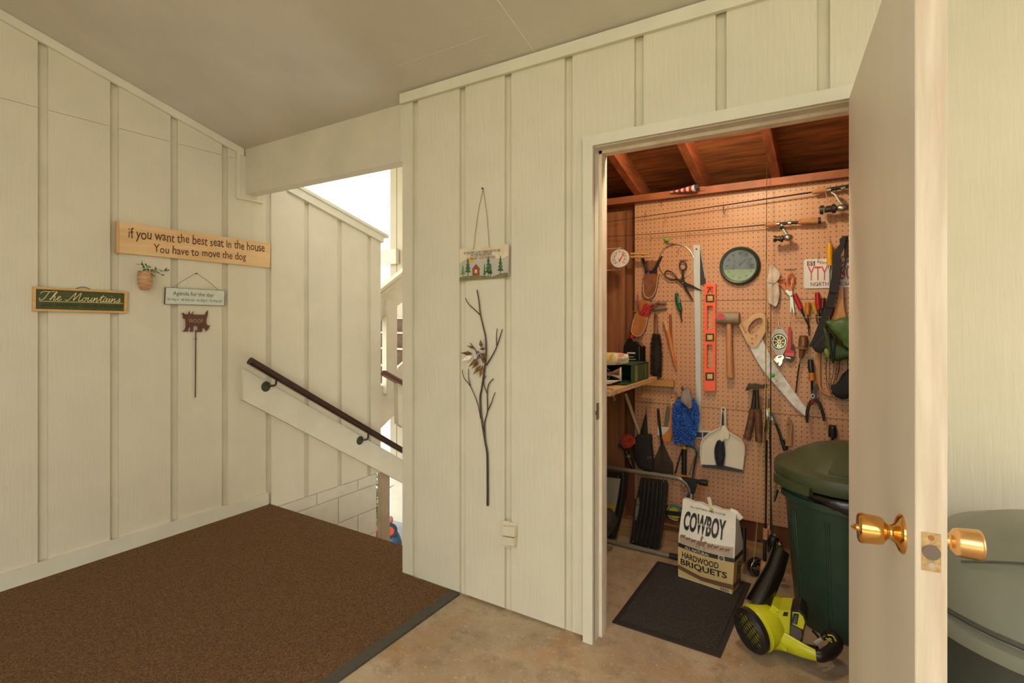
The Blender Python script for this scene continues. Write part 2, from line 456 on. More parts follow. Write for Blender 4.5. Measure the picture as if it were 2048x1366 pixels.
sp = MB(); c = PX(1197,822,XO0+.001)
sp.box((XO0-.001,c.y-.020,c.z-.035),(XO0+.0015,c.y+.005,c.z+.035)).box((XO0-.001,c.y-.030,c.z-.012),(XO0+.0025,c.y-.018,c.z+.004))
sp.build('strike_plate', M('aged_brass',(120,98,66),.4,.8), DF)

# shed interior shell
YP = 3.19
struct('wall_back', MB().box((-1.47,3.245,0),(1.32,3.43,2.055)), PLY)
struct('wall_eave', MB().box((-1.47,3.43,1.9),(1.32,3.50,2.25)), DECK)
WS = struct('wall_shed_left', MB().poly([(-1.36,2.165,0),(-1.36,3.44,0),(-1.36,3.44,2.17),(-1.36,2.165,2.47)], (-.10,0,0)), PLY)
struct('wall_shed_right', MB().poly([(1.22,2.165,0),(1.22,3.44,0),(1.22,3.44,2.17),(1.22,2.165,2.47)], (.10,0,0)), PLY)
MB().box((-1.345,3.195,.09),(-1.175,3.245,2.02)).bevel(.004,1).build('stud', STUD, WS)
SD = struct('ceiling_shed', MB().poly([(-1.47,2.16,ceil(2.16)+.0),(1.32,2.16,ceil(2.16)+.0),(1.32,3.46,ceil(3.46)),(-1.47,3.46,ceil(3.46))], (0,0,.05)), DECK)
for xr in (-1.455+.02, -1.075, -.70, -.315, .07, .455, .84):
    bm = MB(); y0, y1 = 2.165, 3.43
    bm.poly([(xr-.02,y0,ceil(y0)-.115),(xr-.02,y1,ceil(y1)-.115),(xr-.02,y1,ceil(y1)),(xr-.02,y0,ceil(y0))], (.042,0,0)).bevel(.004,1).build('rafter', RAFT, SD)
struct('trim_12', MB().box((-1.36,3.14,2.058),(1.22,3.245,2.098)).bevel(.003,1), RED)
struct('trim_13', MB().box((-1.36,3.135,0.0),(1.22,3.245,.092)).bevel(.004,1), SILL)
# three pegboard sheets, one above the other
za = [PY(1500,1042,YP).z, PY(1500,822.5,YP).z, PY(1500,600.5,YP).z, 2.06]
PEGL = -1.107
PBW = thing('pegboard', 'tan perforated hardboard panels covering the back wall of the shed', 'pegboard', (0,YP,za[0]))
for k in range(3):
    MB().box((PEGL,YP,za[k]+.0012),(1.2,YP+.006,za[k+1]-.0012)).build('board', PEG, PBW, 0)
    MB().box((PEGL+.03,YP+.006,za[k]+.02),(PEGL+.07,YP+.054,za[k+1]-.02)).build('batten', STUD, PBW, 0)

# ---------------------------------------------------------------- stair, lower yard, far house
st = MB()
for k in range(7):
    st.box((XL+.005, 2.30+.28*k, -1.3), (-2.30, 2.30+.28*(k+1), -.186*(k+1)))
struct('stair_down', st, M('stair_carpet',(112,88,68),.95,vs=300,c2=(140,114,92)))
struct('floor', MB().box((-14,2.29,-1.5),(-2.3,14,-1.3)), GREYC)
struct('floor', MB().box((-14,-14,-1.5),(-3.72,2.29,-1.3)), LAWN)
struct('floor', MB().box((-3.62,-30,-.4),(30,-3.2,-.1)), M('driveway',(176,168,156),.85,var=.1,vs=2))
struct('floor', MB().box((4.2,-3.2,-.4),(30,12,-.1)), LAWN)
hl = MB()
g = 24
rg = random.Random(4)
hz = (-.15,.5,1.4,2.4,3.3,4.1)
vs = [[hl.bm.verts.new((-44+84*i/g, -14-2.6*j, hz[j]+(0 if j == 0 else rg.uniform(-.12,.12)))) for i in range(g+1)] for j in range(6)]
for j in range(5):
    for i in range(g): hl.bm.faces.new((vs[j][i],vs[j][i+1],vs[j+1][i+1],vs[j+1][i]))
struct('hillside', hl, LAWN)
HEDGE = M('far_trees', (92,96,84), .95, vs=1.2, c2=(132,134,122))
tm = MB()
for i in range(46):
    x_ = -26+1.05*i+rg.uniform(-.4,.4)
    tm.ball((x_, -28+rg.uniform(-1.2,.6), 5.2+rg.uniform(-.4,1.6)), (rg.uniform(1,1.6),rg.uniform(1,1.5),rg.uniform(2.0,3.2)), 8)
struct('treeline', tm, HEDGE)
# far house wall with grooved siding, shaded by an added, unseen roof
y5 = 5.0
hx0 = PY(780,400,y5).x
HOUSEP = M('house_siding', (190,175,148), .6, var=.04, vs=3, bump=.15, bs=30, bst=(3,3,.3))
HB = struct('wall_house', MB().box((hx0,y5+.012,-1.3),(-1.4,y5+.15,3.3)), PAINT_D)
xs = [hx0] + [PY(u,632,y5).x for u in (793.5,)] 
x = xs[-1]
while x + .30 < -1.4: x += .305; xs.append(x)
xs.append(-1.4)
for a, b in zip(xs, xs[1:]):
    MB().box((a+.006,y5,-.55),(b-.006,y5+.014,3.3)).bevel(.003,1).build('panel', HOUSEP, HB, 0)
struct('shade_wall_stair', MB().box((-1.50,2.17,-1.3),(-1.42,5.0,3.5)), PAINT)  # unseen wall added to keep sky light off the left wall
struct('shade_roof', MB().box((-6.0,2.3,3.5),(-1.4,5.6,3.6)), CEILP)  # unseen roof added to shade the house wall and stair opening
p = PY(762,515,4.96)
struct('trim_14', MB().box((p.x-.45,4.93,PY(770,529,4.95).z),(PY(787,500,4.95).x+.06,4.985,PY(770,500,4.95).z)), PAINT)
# white gable beyond, in full sun
y7 = 6.6
GX0, GX1 = PY(560,400,y7).x, PY(781.5,400,y7).x
HG = struct('wall_gable', MB().box((GX0,y7+.012,-1.3),(GX1,y7+.15,5.2)), WHITEP)
gx = [GX1] + [PY(u,400,y7).x for u in (754,723,692,662,633,604,576)] + [GX0]
for b, a in zip(gx, gx[1:]):
    MB().box((a+.008,y7,-1.2),(b-.008,y7+.014,5.2)).build('panel', WHITEP, HG, 0)
A, B = PY(634,366,y7-.03), PY(648,392,y7-.03)
struct('trim_15', MB().obox((A+B)/2, (B-A)*.9, (0,.03,0), (.06,0,.03)), PAINT)
# ================================================================ things of the landing and the outer walls
XF = XL + .001
BROWN = M('dark_brown_metal', (66,44,34), .45, .3, var=.15, vs=40)
BRONZE = M('bronze_rail', (62,40,30), .28, .35, var=.12, vs=30)
IRON = M('grey_iron', (70,62,52), .45, .6, var=.12, vs=40)
STEEL = M('steel', (190,190,188), .3, .9, var=.08, vs=30)
CHROME = M('chrome', (215,213,208), .16, 1., var=.04, vs=20)
WIRE = M('wire', (96,90,80), .4, .6)
BLACK = M('black_plastic', (26,24,23), .45, var=.2, vs=30)
INK_BROWN = M('brown_ink', (92,46,24), .6)
INK_BLACK = M('black_ink', (40,36,32), .6)
INK_GREY = M('grey_ink', (96,100,92), .6)
NAIL = M('nail', (80,74,66), .4, .7)

def yw(u, v): return PX(u, v, XF)          # a point on the left wall
def nail(parent, p, ax, r=.004): return MB().disc(p, ax, r, 8).build('nail', NAIL, parent)
def board_on_left(q, th, x=XF):              # quad of pixel corners on the left wall
    return MB().poly([PX(u, v, x+th) for u, v in q], (-th,0,0))

# long pine board with two lines of words
t = thing('wooden_sign', 'long pine board sign with brown words about the dog on the left wall', 'sign', yw(388,520))
PINES = M('sign_pine', (218,176,122), .5, vs=5, c2=(232,194,142), stretch=(6,.5,5))
board_on_left([(236,505),(540,535),(541,487),(236,443)], .022).bevel(.002,2).build('board', PINES, t)
board_on_left([(233.5,506),(238,506.4),(238,442.5),(233.5,441.5)], .026).bevel(.001,1).build('end_batten', M('sign_edge',(206,160,112),.55), t)
tx = MB(); xo = XF+.0225
lettering(tx, 'if you want the best seat in the house', PX(257,481,xo), PX(529,509,xo), .076, out=(1,0,0), jitter=.16, bold=.006, seed=5)
lettering(tx, 'You have to move the dog', PX(307,509.5,xo), PX(492,524.5,xo), .064, out=(1,0,0), jitter=.16, bold=.006, seed=9)
tx.build('lettering', INK_BROWN, t, 0)

# green framed sign
t = thing('framed_sign', 'narrow dark green sign in a light wood frame reading The Mountains', 'sign', yw(160,626))
q = [(66,622),(254,626.5),(255.5,583),(66.5,573)]
GRN = M('sign_green', (70,76,36), .45, var=.1, vs=30)
FRW = M('frame_wood', (206,158,92), .5, vs=9, c2=(224,180,116), stretch=(5,1,5))
board_on_left(q, .012).build('panel', GRN, t)
def lerp_q(q, s, r): # inset quad by fractions
    (a,b,c_,d) = q
    f = lambda m,n,k: (m[0]+(n[0]-m[0])*k, m[1]+(n[1]-m[1])*k)
    lo = f(a,b,s), f(a,b,1-s); hi = f(d,c_,s), f(d,c_,1-s)
    return [f(lo[0],hi[0],r), f(lo[1],hi[1],r), f(lo[1],hi[1],1-r), f(lo[0],hi[0],1-r)]
qi = lerp_q(q, .03, .09)
MB().ring([PX(*p, XF+.020) for p in q], [PX(*p, XF+.020) for p in qi], (-.019,0,0)).bevel(.002,1).build('frame', FRW, t)
xo = XF+.0125
SCRIPT = {
 'T': (1.35, [[(-.25,1.55),(-.1,1.9),(.4,2.05),(1.0,2.0),(1.7,2.2)],[(.95,2.05),(.75,1.2),(.5,.3),(.15,0),(-.15,.15),(-.1,.45)]]),
 'h': (1.0, [[(0,.1),(.45,1.1),(.72,1.95),(.6,2.1),(.42,1.4),(.1,0),(.35,.75),(.6,1.0),(.68,.7),(.6,.1),(.8,0),(1.0,.3)]]),
 'e': (.8, [[(0,.3),(.4,.6),(.5,.9),(.3,1.0),(.1,.5),(.3,0),(.6,.1),(.8,.35)]]),
 'M': (2.2, [[(-.35,.35),(-.15,0),(.2,.3),(.6,1.3),(.95,2.1),(.92,1.0),(.9,.1),(1.3,1.1),(1.75,2.1),(1.72,1),(1.72,.15),(1.95,0),(2.2,.3)]]),
 'o': (.85, [[(.45,.95),(.15,.7),(.1,.2),(.4,0),(.65,.4),(.5,.95),(.65,.8),(.85,.85)]]),
 'u': (1.0, [[(0,.7),(.15,1),(.1,.2),(.3,0),(.6,.4),(.75,1),(.65,.2),(.8,0),(1.0,.3)]]),
 'n': (.9, [[(0,.6),(.15,1),(.08,0),(.3,.7),(.55,1),(.6,.7),(.55,.1),(.7,0),(.9,.3)]]),
 't': (.75, [[(0,.3),(.3,1.0),(.5,1.8),(.35,.8),(.35,.1),(.55,0),(.75,.35)],[(.05,1.25),(1.0,1.4)]]),
 'a': (.9, [[(.6,.9),(.3,1),(.05,.5),(.2,0),(.5,.4),(.65,1),(.55,.2),(.7,0),(.9,.3)]]),
 'i': (.45, [[(0,.4),(.2,1),(.12,.2),(.25,0),(.45,.3)],[(.3,1.5),(.36,1.56)]]),
 's': (.8, [[(0,.2),(.4,.8),(.48,1.1),(.55,.5),(.4,0),(.1,.1),(.35,-.02),(.8,.3)]]), ' ': (.9, [])}
word = 'The Mountains'; tot_ = sum(SCRIPT[k][0] for k in word)
A_, B_ = PX(80,599.5,xo), PX(244,605.5,xo); adv = 0; tx = MB()
for k in word:
    w_, strokes = SCRIPT[k]
    for sk in strokes:
        P_ = [A_.lerp(B_, (adv+p[0]+p[1]*.22)/(tot_+.3)) + Vector((0,0,p[1]*.0215)) for p in sk]
        q_ = spline(P_, 4); tx.tube(q_, .0017, 5, 1.0)
    adv += w_
MB_line = MB().tube([PX(78,602,xo),PX(246,607,xo)], .0013, 5)
tx.build('lettering', M('cream_ink',(226,210,150),.6), t, 0)
MB_line.build('rule', M('cream_ink',(226,210,150),.6), t)
tx = MB(); lettering(tx, 'just another day in paradise', PX(80,614.5,xo), PX(245,617.5,xo), .026, out=(1,0,0), shear=.5, bold=-.006)
tx.build('small_lettering', M('near_black_ink',(26,24,14),.6), t, 0)
MB().tube(spline([PX(152,577,XF+.004),PX(166,574,XF+.006),PX(180,578,XF+.004)],4), .0016, 5).build('hanger', IRON, t)

# little wall pot with a trailing plant
t = thing('wall_pot', 'tiny woven half pot with a trailing green plant between the two small signs', 'potted plant', yw(290,580))
c0 = PX(290,580,XF+.045)
rp = .036
MB().lathe([(0,0),(rp*.62,0),(rp*.80,.012),(rp*1.0,.035),(rp*1.04,.085),(rp*1.0,.108),(rp*.86,.108),(rp*.8,.09),(0,.09)], c0, (0,0,1), 18).build('pot', M('woven_pot',(176,128,84),.8,vs=30,c2=(214,170,124),stretch=(.6,.6,4),bump=.8,bs=60,bst=(.5,.5,4)), t)
LEAF = M('ivy_leaf', (44,74,36), .5, vs=40, c2=(84,116,60))
rg = random.Random(11)
stems = MB()
ends = [PX(283,528,XF+.05), PX(296,533,XF+.07), PX(331,543,XF+.07), PX(322,549,XF+.08), PX(312,543,XF+.06), PX(305,551,XF+.09), PX(284,545,XF+.06), PX(300,546,XF+.03)]
top = c0 + Vector((0,0,.095))
leafpts = []
for e in ends:
    path = spline([top, top.lerp(e,.5)+Vector((0,0,.018)), e], 5)
    stems.tube(path, .0012, 5)
    for k in (3,5,7,9,10): leafpts.append((path[min(k,len(path)-1)], e-top))
stems.build('stem', LEAF, t)
for p, d in leafpts:
    d = d.normalized(); a = Vector((rg.uniform(-.6,.9), rg.uniform(-.7,.7), rg.uniform(-.8,.5))) + d*.8; a.normalize()
    s_ = a.cross(Vector((rg.uniform(-.4,.4),rg.uniform(-.4,.4),1))).normalized(); L = rg.uniform(.018,.030)
    n_ = a.cross(s_)*.003
    MB().poly([p, p+a*L*.45+s_*L*.3+n_, p+a*L, p+a*L*.45-s_*L*.3+n_], n_*.3).build('leaf', LEAF, t)

# agenda sign
t = thing('hanging_sign', 'small pale grey sign hung from a wire reading Agenda for the day', 'sign', yw(390,612))
q = [(330,608.5),(448.5,611.5),(449.5,581),(331.5,574.5)]
board_on_left(q, .014).bevel(.0012,1).build('board', M('sign_edge_dark',(70,66,58),.6), t)
board_on_left(lerp_q(q,.004,.02), .0146).build('face', M('sign_face',(206,208,190),.6,var=.05,vs=30), t)
tx = MB(); xo = XF+.0148
lettering(tx, 'Agenda for the day:', PX(346,592.5,xo), PX(428,596.5,xo), .033, out=(1,0,0), bold=.004)
lettering(tx, 'let dog in - let dog out - let dog in - let dog out', PX(335,602,xo), PX(443,606,xo), .022, out=(1,0,0))
tx.build('lettering', INK_GREY, t, 0)
MB().tube([PX(343,577,XF+.006),PX(365,562,XF+.006),PX(392,546,XF+.008),PX(415,561,XF+.006),PX(440,583,XF+.006)], .0011, 5).build('wire', WIRE, t)
nail(t, PX(392,547,XF), (.012,0,0))

# dog silhouette on a stake
t = thing('dog_stake', 'brown cut metal dog silhouette on a thin vertical stake under the agenda sign', 'ornament', yw(391,795))
k1 = crop(0,420,3.416)
dog = [(1242,706),(1255,702),(1262,712),(1285,712),(1296,690),(1298,712),(1310,710),(1322,690),(1318,714),(1400,716),(1408,700),(1420,684),(1421,715),(1410,750),(1410,775),(1422,790),(1436,786),(1425,810),(1408,830),(1400,812),(1385,800),(1378,834),(1338,832),(1352,820),(1350,792),(1322,792),(1320,832),(1296,832),(1302,816),(1298,790),(1288,800),(1284,830),(1246,830),(1262,818),(1270,800),(1268,760),(1266,744),(1250,738),(1252,722)]
MB().poly([PX(*k1(a,b), XF+.012) for a, b in dog], (-.004,0,0)).build('silhouette', M('dog_rust',(88,52,38),.6,vs=40,c2=(104,64,48)), t, 0)
tx = MB()
lettering(tx, 'WOOF', PX(*k1(1288,774), XF+.0122), PX(*k1(1386,772), XF+.0122), .026, out=(1,0,0), bold=-.01, jitter=.2)
tx.build('lettering', M('dog_cut',(186,164,120),.7), t, 0)
MB().tube([PX(391.5,660,XF+.007),PX(390.5,795,XF+.007)], .0032, 6).tube([PX(387,678,XF+.008),PX(395,678,XF+.008)], .002, 6).build('stake', M('stake',(84,58,40),.5,.3), t)

# stair rail board and round hand rail
TR2 = TRIMP
a = [PX(486,800,XF+.03), PX(487.5,738,XF+.03)]
sl = lambda p, y, dz: Vector((p.x, y, p.z - (y-p.y)*.634 + dz))
yy = 4.25
solo('rail_board', MB().poly([a[0], sl(a[0],yy,0), sl(a[1],yy,0), a[1]], (-.030,0,0)).bevel(.004,2), TRIMP, 'wide sloping painted board along the left wall behind the handrail', 'board')
t = thing('handrail', 'dark bronze round handrail sloping down the left wall to the stair', 'handrail', PX(532,774,XF+.03))
h0 = PX(500,721,XL+.085); hd = (PX(809,903,XL+.085)-h0).normalized()
pts = [h0 - hd*.005, h0, h0+hd*.6, h0+hd*1.5, h0+hd*2.3]
rl = MB(); up = Vector((0,-hd.z,hd.y)).normalized()*1.0
prof = [(.026,-.014),(.026,.004),(.018,.017),(0,.021),(-.018,.017),(-.026,.004),(-.026,-.014),(-.015,-.022),(.015,-.022)]
nx = Vector((1,0,0))
rl.poly([h0 + nx*p[0] + up*p[1]*1.15 for p in prof], hd*2.3)
rl.bevel(.004,2).build('rail', BRONZE, t)
for (u, v, rr) in ((532,773,.037),(720,881,.037)):
    pc = PX(u,v,XF+.030)
    MB().disc(pc, (.008,0,0), rr, 24, rr*.85).build('rosette', M('bracket_iron',(72,66,58),.5,.5), t)
    s = (pc.y-h0.y)/hd.y; pr = h0+hd*(s+.035)-up*.022
    MB().tube(spline([pc+Vector((.006,.01,.004)), pc+Vector((.04,.045,.008)), pr+Vector((-.005,.03,-.02)), pr+hd*.045],6), .0075, 8).build('bracket_arm', IRON, t)

# painted slate sign on the shed wall
YW = YB - .001
t = thing('painted_sign', 'painted slate sign with a cabin and fir trees hung by twine on the shed wall', 'sign', PY(967,560,YW))
def fb(pts, y, th): return MB().poly([PY(u,v,y-th) for u,v in pts], (0,th,0))
k2 = crop(860,360,3.104)
def kk(pts): return [k2(*p) for p in pts]
fb(kk([(183,428),(480,397),(487,402),(484,590),(470,606),(183,626)]), YW, .009).bevel(.0012,1).build('slab', M('sign_cream',(226,208,178),.7,vs=20,c2=(212,194,160)), t, 0)
fb(kk([(183,520),(210,500),(235,488),(300,498),(350,486),(400,482),(440,492),(484,468),(484,590),(470,606),(183,626)]), YW-.009, .0006).build('hills', M('paint_hill',(186,178,162),.7), t, 0)
fb(kk([(183,606),(220,596),(300,592),(390,600),(430,582),(470,574),(486,578),(482,598),(470,606),(183,626)]), YW-.0096, .0006).build('grass', M('paint_grass',(104,106,66),.8,vs=60,c2=(134,126,84)), t, 0)
fb(kk(ell(257,497,16,17,16)), YW-.0096, .0004).build('sun_disc', M('paint_sun',(224,160,60),.7), t, 0)
CAB = M('paint_cabin',(132,66,42),.7,vs=50,c2=(156,86,56),stretch=(1,1,9))
fb(kk([(263,594),(263,556),(258,556),(286,520),(312,554),(307,556),(308,592)]), YW-.0102, .0006).build('cabin', CAB, t, 0)
fb(kk([(278,578),(278,556),(292,556),(292,577)]), YW-.0108, .0003).build('cabin_window', M('paint_win',(222,190,140),.7), t, 0)
TG1 = M('paint_fir',(50,78,46),.75,vs=70,c2=(82,112,64)); TG2 = M('paint_fir_light',(92,126,64),.75,vs=70,c2=(118,144,84))
for (x, b, tp, w, m) in ((204,600,532,16,TG2),(235,596,487,20,TG1),(338,604,520,9,TG1),(362,600,482,22,TG1),(376,598,520,13,TG1),(437,588,474,19,TG1)):
    h = b-tp; z = MB()
    z.poly([PY(*k2(*p), YW-.0105) for p in ((x-2.5,b),(x+2.5,b),(x+2,b-h*.3),(x-2,b-h*.3))], (0,.0005,0))
    for j in range(4):
        yb_ = b-h*.22-j*h*.19; w_ = w*(1-j*.2)
        z.poly([PY(*k2(*p), YW-.0106-j*.0001) for p in ((x-w_,yb_),(x,yb_+3),(x+w_,yb_),(x,yb_-h*.27))], (0,.0004,0))
    z.build('fir_tree', m, t, 0)
tx = MB(); yo = YW-.0105
for s_, x0, x1, y0, y1 in (("IF YOU'RE LUCKY ENOUGH TO BE",212,436,464,444),("IN THE MOUNTAINS",256,384,478,467),("YOU'RE LUCKY ENOUGH",246,404,497,484)):
    lettering(tx, s_, PY(*k2(x0,y0),yo), PY(*k2(x1,y1),yo), .0125, bold=.0, jitter=.06, out=(0,-1,0))
tx.build('lettering', INK_BLACK, t, 0)
TW = M('twine',(150,128,96),.9)
for a_, b_ in ((270,416),(368,404)):
    MB().tube(spline([PY(*k2(330,54),YW-.004), PY(*k2((330+a_)/2+(-4 if a_<300 else 4),220),YW-.005), PY(*k2(a_,b_+16),YW-.011)],5), .0014, 5).build('twine', TW, t)
nail(t, PY(*k2(330,54),YB), (0,-.01,0))

# metal branch with a flower
t = thing('metal_branch', 'tall thin metal branch with a copper leaf flower hung on the shed wall', 'wall art', PY(975,1010,YW))
def br(pts, r0, r1, d=.012):
    p = spline([PY(*q, YW-d) for q in pts], 5); n = len(p)
    return MB().tube(p, [r0+(r1-r0)*i/(n-1) for i in range(n)], 7)
K = lambda *pts: [k2(*p) for p in pts]
BM = M('branch_metal',(70,60,48),.45,.5,var=.2,vs=50)
k7 = crop(860,780,2.628)
main = [k7(303,608),k7(303,480),k7(301,340),k7(290,270),k7(270,140),k7(264,40)] + K((322,1290),(338,1180),(348,1080),(345,980),(328,900),(312,830),(305,760),(292,682))
br(main, .0055, .0028).build('stem', BM, t)
for tw_, r in ((K((312,838),(280,808),(240,770),(219,733)),.0022), (K((350,1150),(390,1085),(412,1040),(430,990),(449,926)),.0028), (K((414,1030),(413,970),(417,922)),.0022),
            ([k7(266,150),k7(250,70)] + K((250,1280),(212,1230),(200,1178)),.0022), (K((252,1282),(240,1230),(239,1172)),.002),
            ([k7(292,285),k7(287,180),k7(302,110)] + K((356,1330),(364,1270),(393,1234)),.003), (K((356,1330),(338,1280),(335,1240),(350,1215)),.0022), ([k7(302,112),k7(326,60)] + K((392,1350),(405,1318)),.0022),
            (K((345,1140),(300,1080),(250,1012)),.0022)):
    br(tw_, r*1.15, r*.8).build('twig', BM, t)
COP = [M('copper_leaf',(156,116,76),.35,.5,vs=60,c2=(112,78,50)), M('bright_leaf',(250,247,238),.3,.1,vs=60), M('blued_leaf',(104,92,122),.35,.5,vs=60,c2=(150,112,74))]
for base, tip, w, m in (((265,1078),(188,1073),13,0),((318,1040),(313,990),12,2),((345,1046),(306,1050),10,0),((280,1045),(228,1028),9,0),((265,1090),(192,1125),15,1),((300,1105),(236,1163),12,0),((300,1130),(258,1172),10,0),((318,1150),(266,1210),13,0),((328,1150),(308,1230),12,0),((300,1060),(290,1090),14,2),((310,1075),(356,1100),12,0),((320,1115),(352,1142),11,0),((270,1110),(300,1140),12,2),((330,1130),(346,1062),11,0)):
    a_, b_ = Vector(base), Vector(tip); d_ = (b_-a_); n_ = Vector((-d_.y,d_.x)).normalized()*w
    m_ = a_.lerp(b_,.4)
    P3 = [PY(*k2(*a_),YW-.018), PY(*k2(*(m_+n_)),YW-.024), PY(*k2(*b_),YW-.034), PY(*k2(*(m_-n_)),YW-.024)]
    mid = PY(*k2(*m_),YW-.030)
    l = MB(); vs = [l.bm.verts.new(p) for p in P3+[mid]]
    for i in range(4): l.bm.faces.new((vs[i], vs[(i+1)%4], vs[4]))
    ext = bmesh.ops.extrude_face_region(l.bm, geom=l.bm.faces[:])
    bmesh.ops.translate(l.bm, verts=[v for v in ext['geom'] if isinstance(v, bmesh.types.BMVert)], vec=(0,.0012,0))
    l.build('leaf', COP[m], t, 0)
MB().ball(PY(*k2(300,1100),YW-.03), .008, 10).build('flower_centre', COP[2], t)

# outlet with covers
t = thing('outlet', 'cream painted double outlet with hinged covers low on the shed wall', 'outlet', PY(1016,1096,YW))
OUT = M('outlet_paint',(216,204,174),.4,var=.03)
q7 = lambda pts, y, th: MB().poly([PY(*k7(*p), y-th) for p in pts], (0,th,0))
q7([(383,688),(452,700),(452,836),(383,824)], YW, .004).build('plate', OUT, t)
q7([(374,686),(418,690),(420,830),(374,822)], YW-.004, .006).bevel(.002,2).build('frame', OUT, t)
q7([(376,716),(444,724),(444,774),(376,763)], YW-.006, .022).bevel(.005,2).build('cover', OUT, t)
q7([(376,770),(440,780),(440,822),(376,812)], YW-.006, .022).bevel(.005,2).build('cover', OUT, t)
MB().tube([PY(*k7(447,735),YW-.012),PY(*k7(447,760),YW-.012)], .005, 8).build('hinge', OUT, t)
MB().tube([PY(*k7(447,786),YW-.012),PY(*k7(447,806),YW-.012)], .005, 8).build('hinge', OUT, t)

# ---------------------------------------------------------------- the open shed door
TH = .0435
e = Vector((.0995,-.995,0)).normalized(); nr = Vector((.995,.0995,0)).normalized()
dh = Vector((.0094, YB-.022, 0)); 
def onleaf(u, v):       # point of the leaf's left face
    d = ray(u,v); # nr.(P-dh)=0
    s = nr.dot(dh)/ (nr.x*d.x+nr.y*d.y)
    return Vector((d.x*s, d.y*s, EYE+d.z*s))
near = onleaf(1830.5, 700); WD = (Vector((near.x,near.y,0))-dh).length
DO = thing('door_1', 'x', None, dh + Vector((0,0,.012)))
del DO['label']; DO['kind'] = 'structure'
DL = M('door_paint', (246,236,218), .5, var=.04, vs=3, bump=.06, bs=12, stretch=(1,1,.25))
DE = M('door_edge', (222,204,178), .55, vs=26, c2=(200,178,150), stretch=(1.6,1.6,.12), bump=.2, bs=40, bst=(2,2,.15))
zb, zt = .012, 2.062
lf = MB().poly([dh+Vector((0,0,zb)), dh+e*(WD-.0025)+Vector((0,0,zb)), dh+e*(WD-.0025)+nr*TH+Vector((0,0,zb)), dh+nr*TH+Vector((0,0,zb))], (0,0,zt-zb)).bevel(.0015,1)
lf.build('leaf', DL, DO, 0)
q = dh+e*(WD-.0025)
MB().poly([q+nr*.0008+Vector((0,0,zb)), q+e*.0025+nr*.0008+Vector((0,0,zb)), q+e*.0025+nr*(TH-.0008)+Vector((0,0,zb)), q+nr*(TH-.0008)+Vector((0,0,zb))], (0,0,zt-zb)).bevel(.001,1).build('edge_strip', DE, DO, 0)
BRASS = M('polished_brass', (226,172,98), .14, 1., var=.05, vs=12)
BRASS2 = M('worn_brass', (222,174,118), .25, .95, var=.05, vs=12)
kc = onleaf(1806,1068)
prof = lambda s: [(0,0),(.0335*s,0),(.0335*s,.004),(.029*s,.008),(.017*s,.013),(.0135*s,.018),(.0125*s,.022),(.015*s,.026),(.0225*s,.031),(.0245*s,.037),(.0265*s,.064),(.0255*s,.069),(.022*s,.071),(0,.068)]
KN = MB().lathe(prof(1.05), kc, -nr, 32).build('knob', BRASS, DO, 50)
MB().lathe([(.0075,.067),(.0075,.072),(.004,.078),(0,.083)], kc, -nr, 10).build('turn_button', BRASS, KN)
MB().lathe(prof(1.0), kc+nr*TH, nr, 32).build('knob', BRASS2, DO, 50)
EP = dh+e*(WD+.0002); lz = kc.z - .003
lp = lambda w0, w1, z0, z1, o0, o1: MB().poly([EP+e*o0+nr*w0+Vector((0,0,z0)), EP+e*o0+nr*w1+Vector((0,0,z0)), EP+e*o0+nr*w1+Vector((0,0,z1)), EP+e*o0+nr*w0+Vector((0,0,z1))], e*(o1-o0))
zc_ = EYE - (1099-HOR)/FPX*(VX*EP.x+VY*EP.y)
LPt = lp(.0085,.0345,zc_-.032,zc_+.032,0,.0012).build('latch_plate', M('plate_brass',(206,176,128),.35,.8,vs=90,c2=(170,140,98)), DO, 0)
MB().disc(EP+nr*.0215+Vector((0,0,zc_)), e*.004, .0125, 20).build('latch_bore', M('bore',(120,108,98),.35,.8), LPt)
MB().disc(EP+nr*.0215+Vector((0,0,zc_-.022)), e*.002, .0045, 12).build('screw', STEEL, LPt)
MB().disc(EP+nr*.0215+Vector((0,0,zc_+.024)), e*.002, .0045, 12).build('screw', M('rust_screw',(170,110,70),.5,.6), LPt)
for zz in (.25, 1.03, 1.82):
    MB().tube([dh+nr*(TH+.004)+Vector((0,-.002,zz-.045)), dh+nr*(TH+.004)+Vector((0,-.002,zz+.045))], .006, 10).build('hinge', STEEL, DO)

# big domed bin standing outside, behind the door
BX, BYc, BR = .44, 1.70, .31
t = thing('outdoor_bin', 'dark grey green domed bin standing outside behind the open door', 'bin', (BX,BYc,0))
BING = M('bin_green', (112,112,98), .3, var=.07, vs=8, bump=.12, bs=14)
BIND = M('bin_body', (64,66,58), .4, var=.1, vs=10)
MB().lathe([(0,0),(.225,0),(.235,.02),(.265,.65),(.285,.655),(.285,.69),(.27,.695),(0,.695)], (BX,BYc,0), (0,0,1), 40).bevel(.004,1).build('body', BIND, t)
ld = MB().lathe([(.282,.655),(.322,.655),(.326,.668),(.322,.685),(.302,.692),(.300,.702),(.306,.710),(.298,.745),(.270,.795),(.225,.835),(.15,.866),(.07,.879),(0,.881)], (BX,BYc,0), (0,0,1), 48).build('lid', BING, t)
MB().tube([(BX+.30*cos(a_),BYc+.30*sin(a_),.700) for a_ in [2*pi*k/40 for k in range(40)]], .006, 6, closed=True).build('lid_groove', BIND, ld)
MB().tube(spline([(BX-.22,BYc-.16,.81),(BX-.1,BYc-.21,.852),(BX+.05,BYc-.22,.856),(BX+.16,BYc-.18,.84)],6), .003, 6).build('seam', BIND, ld)
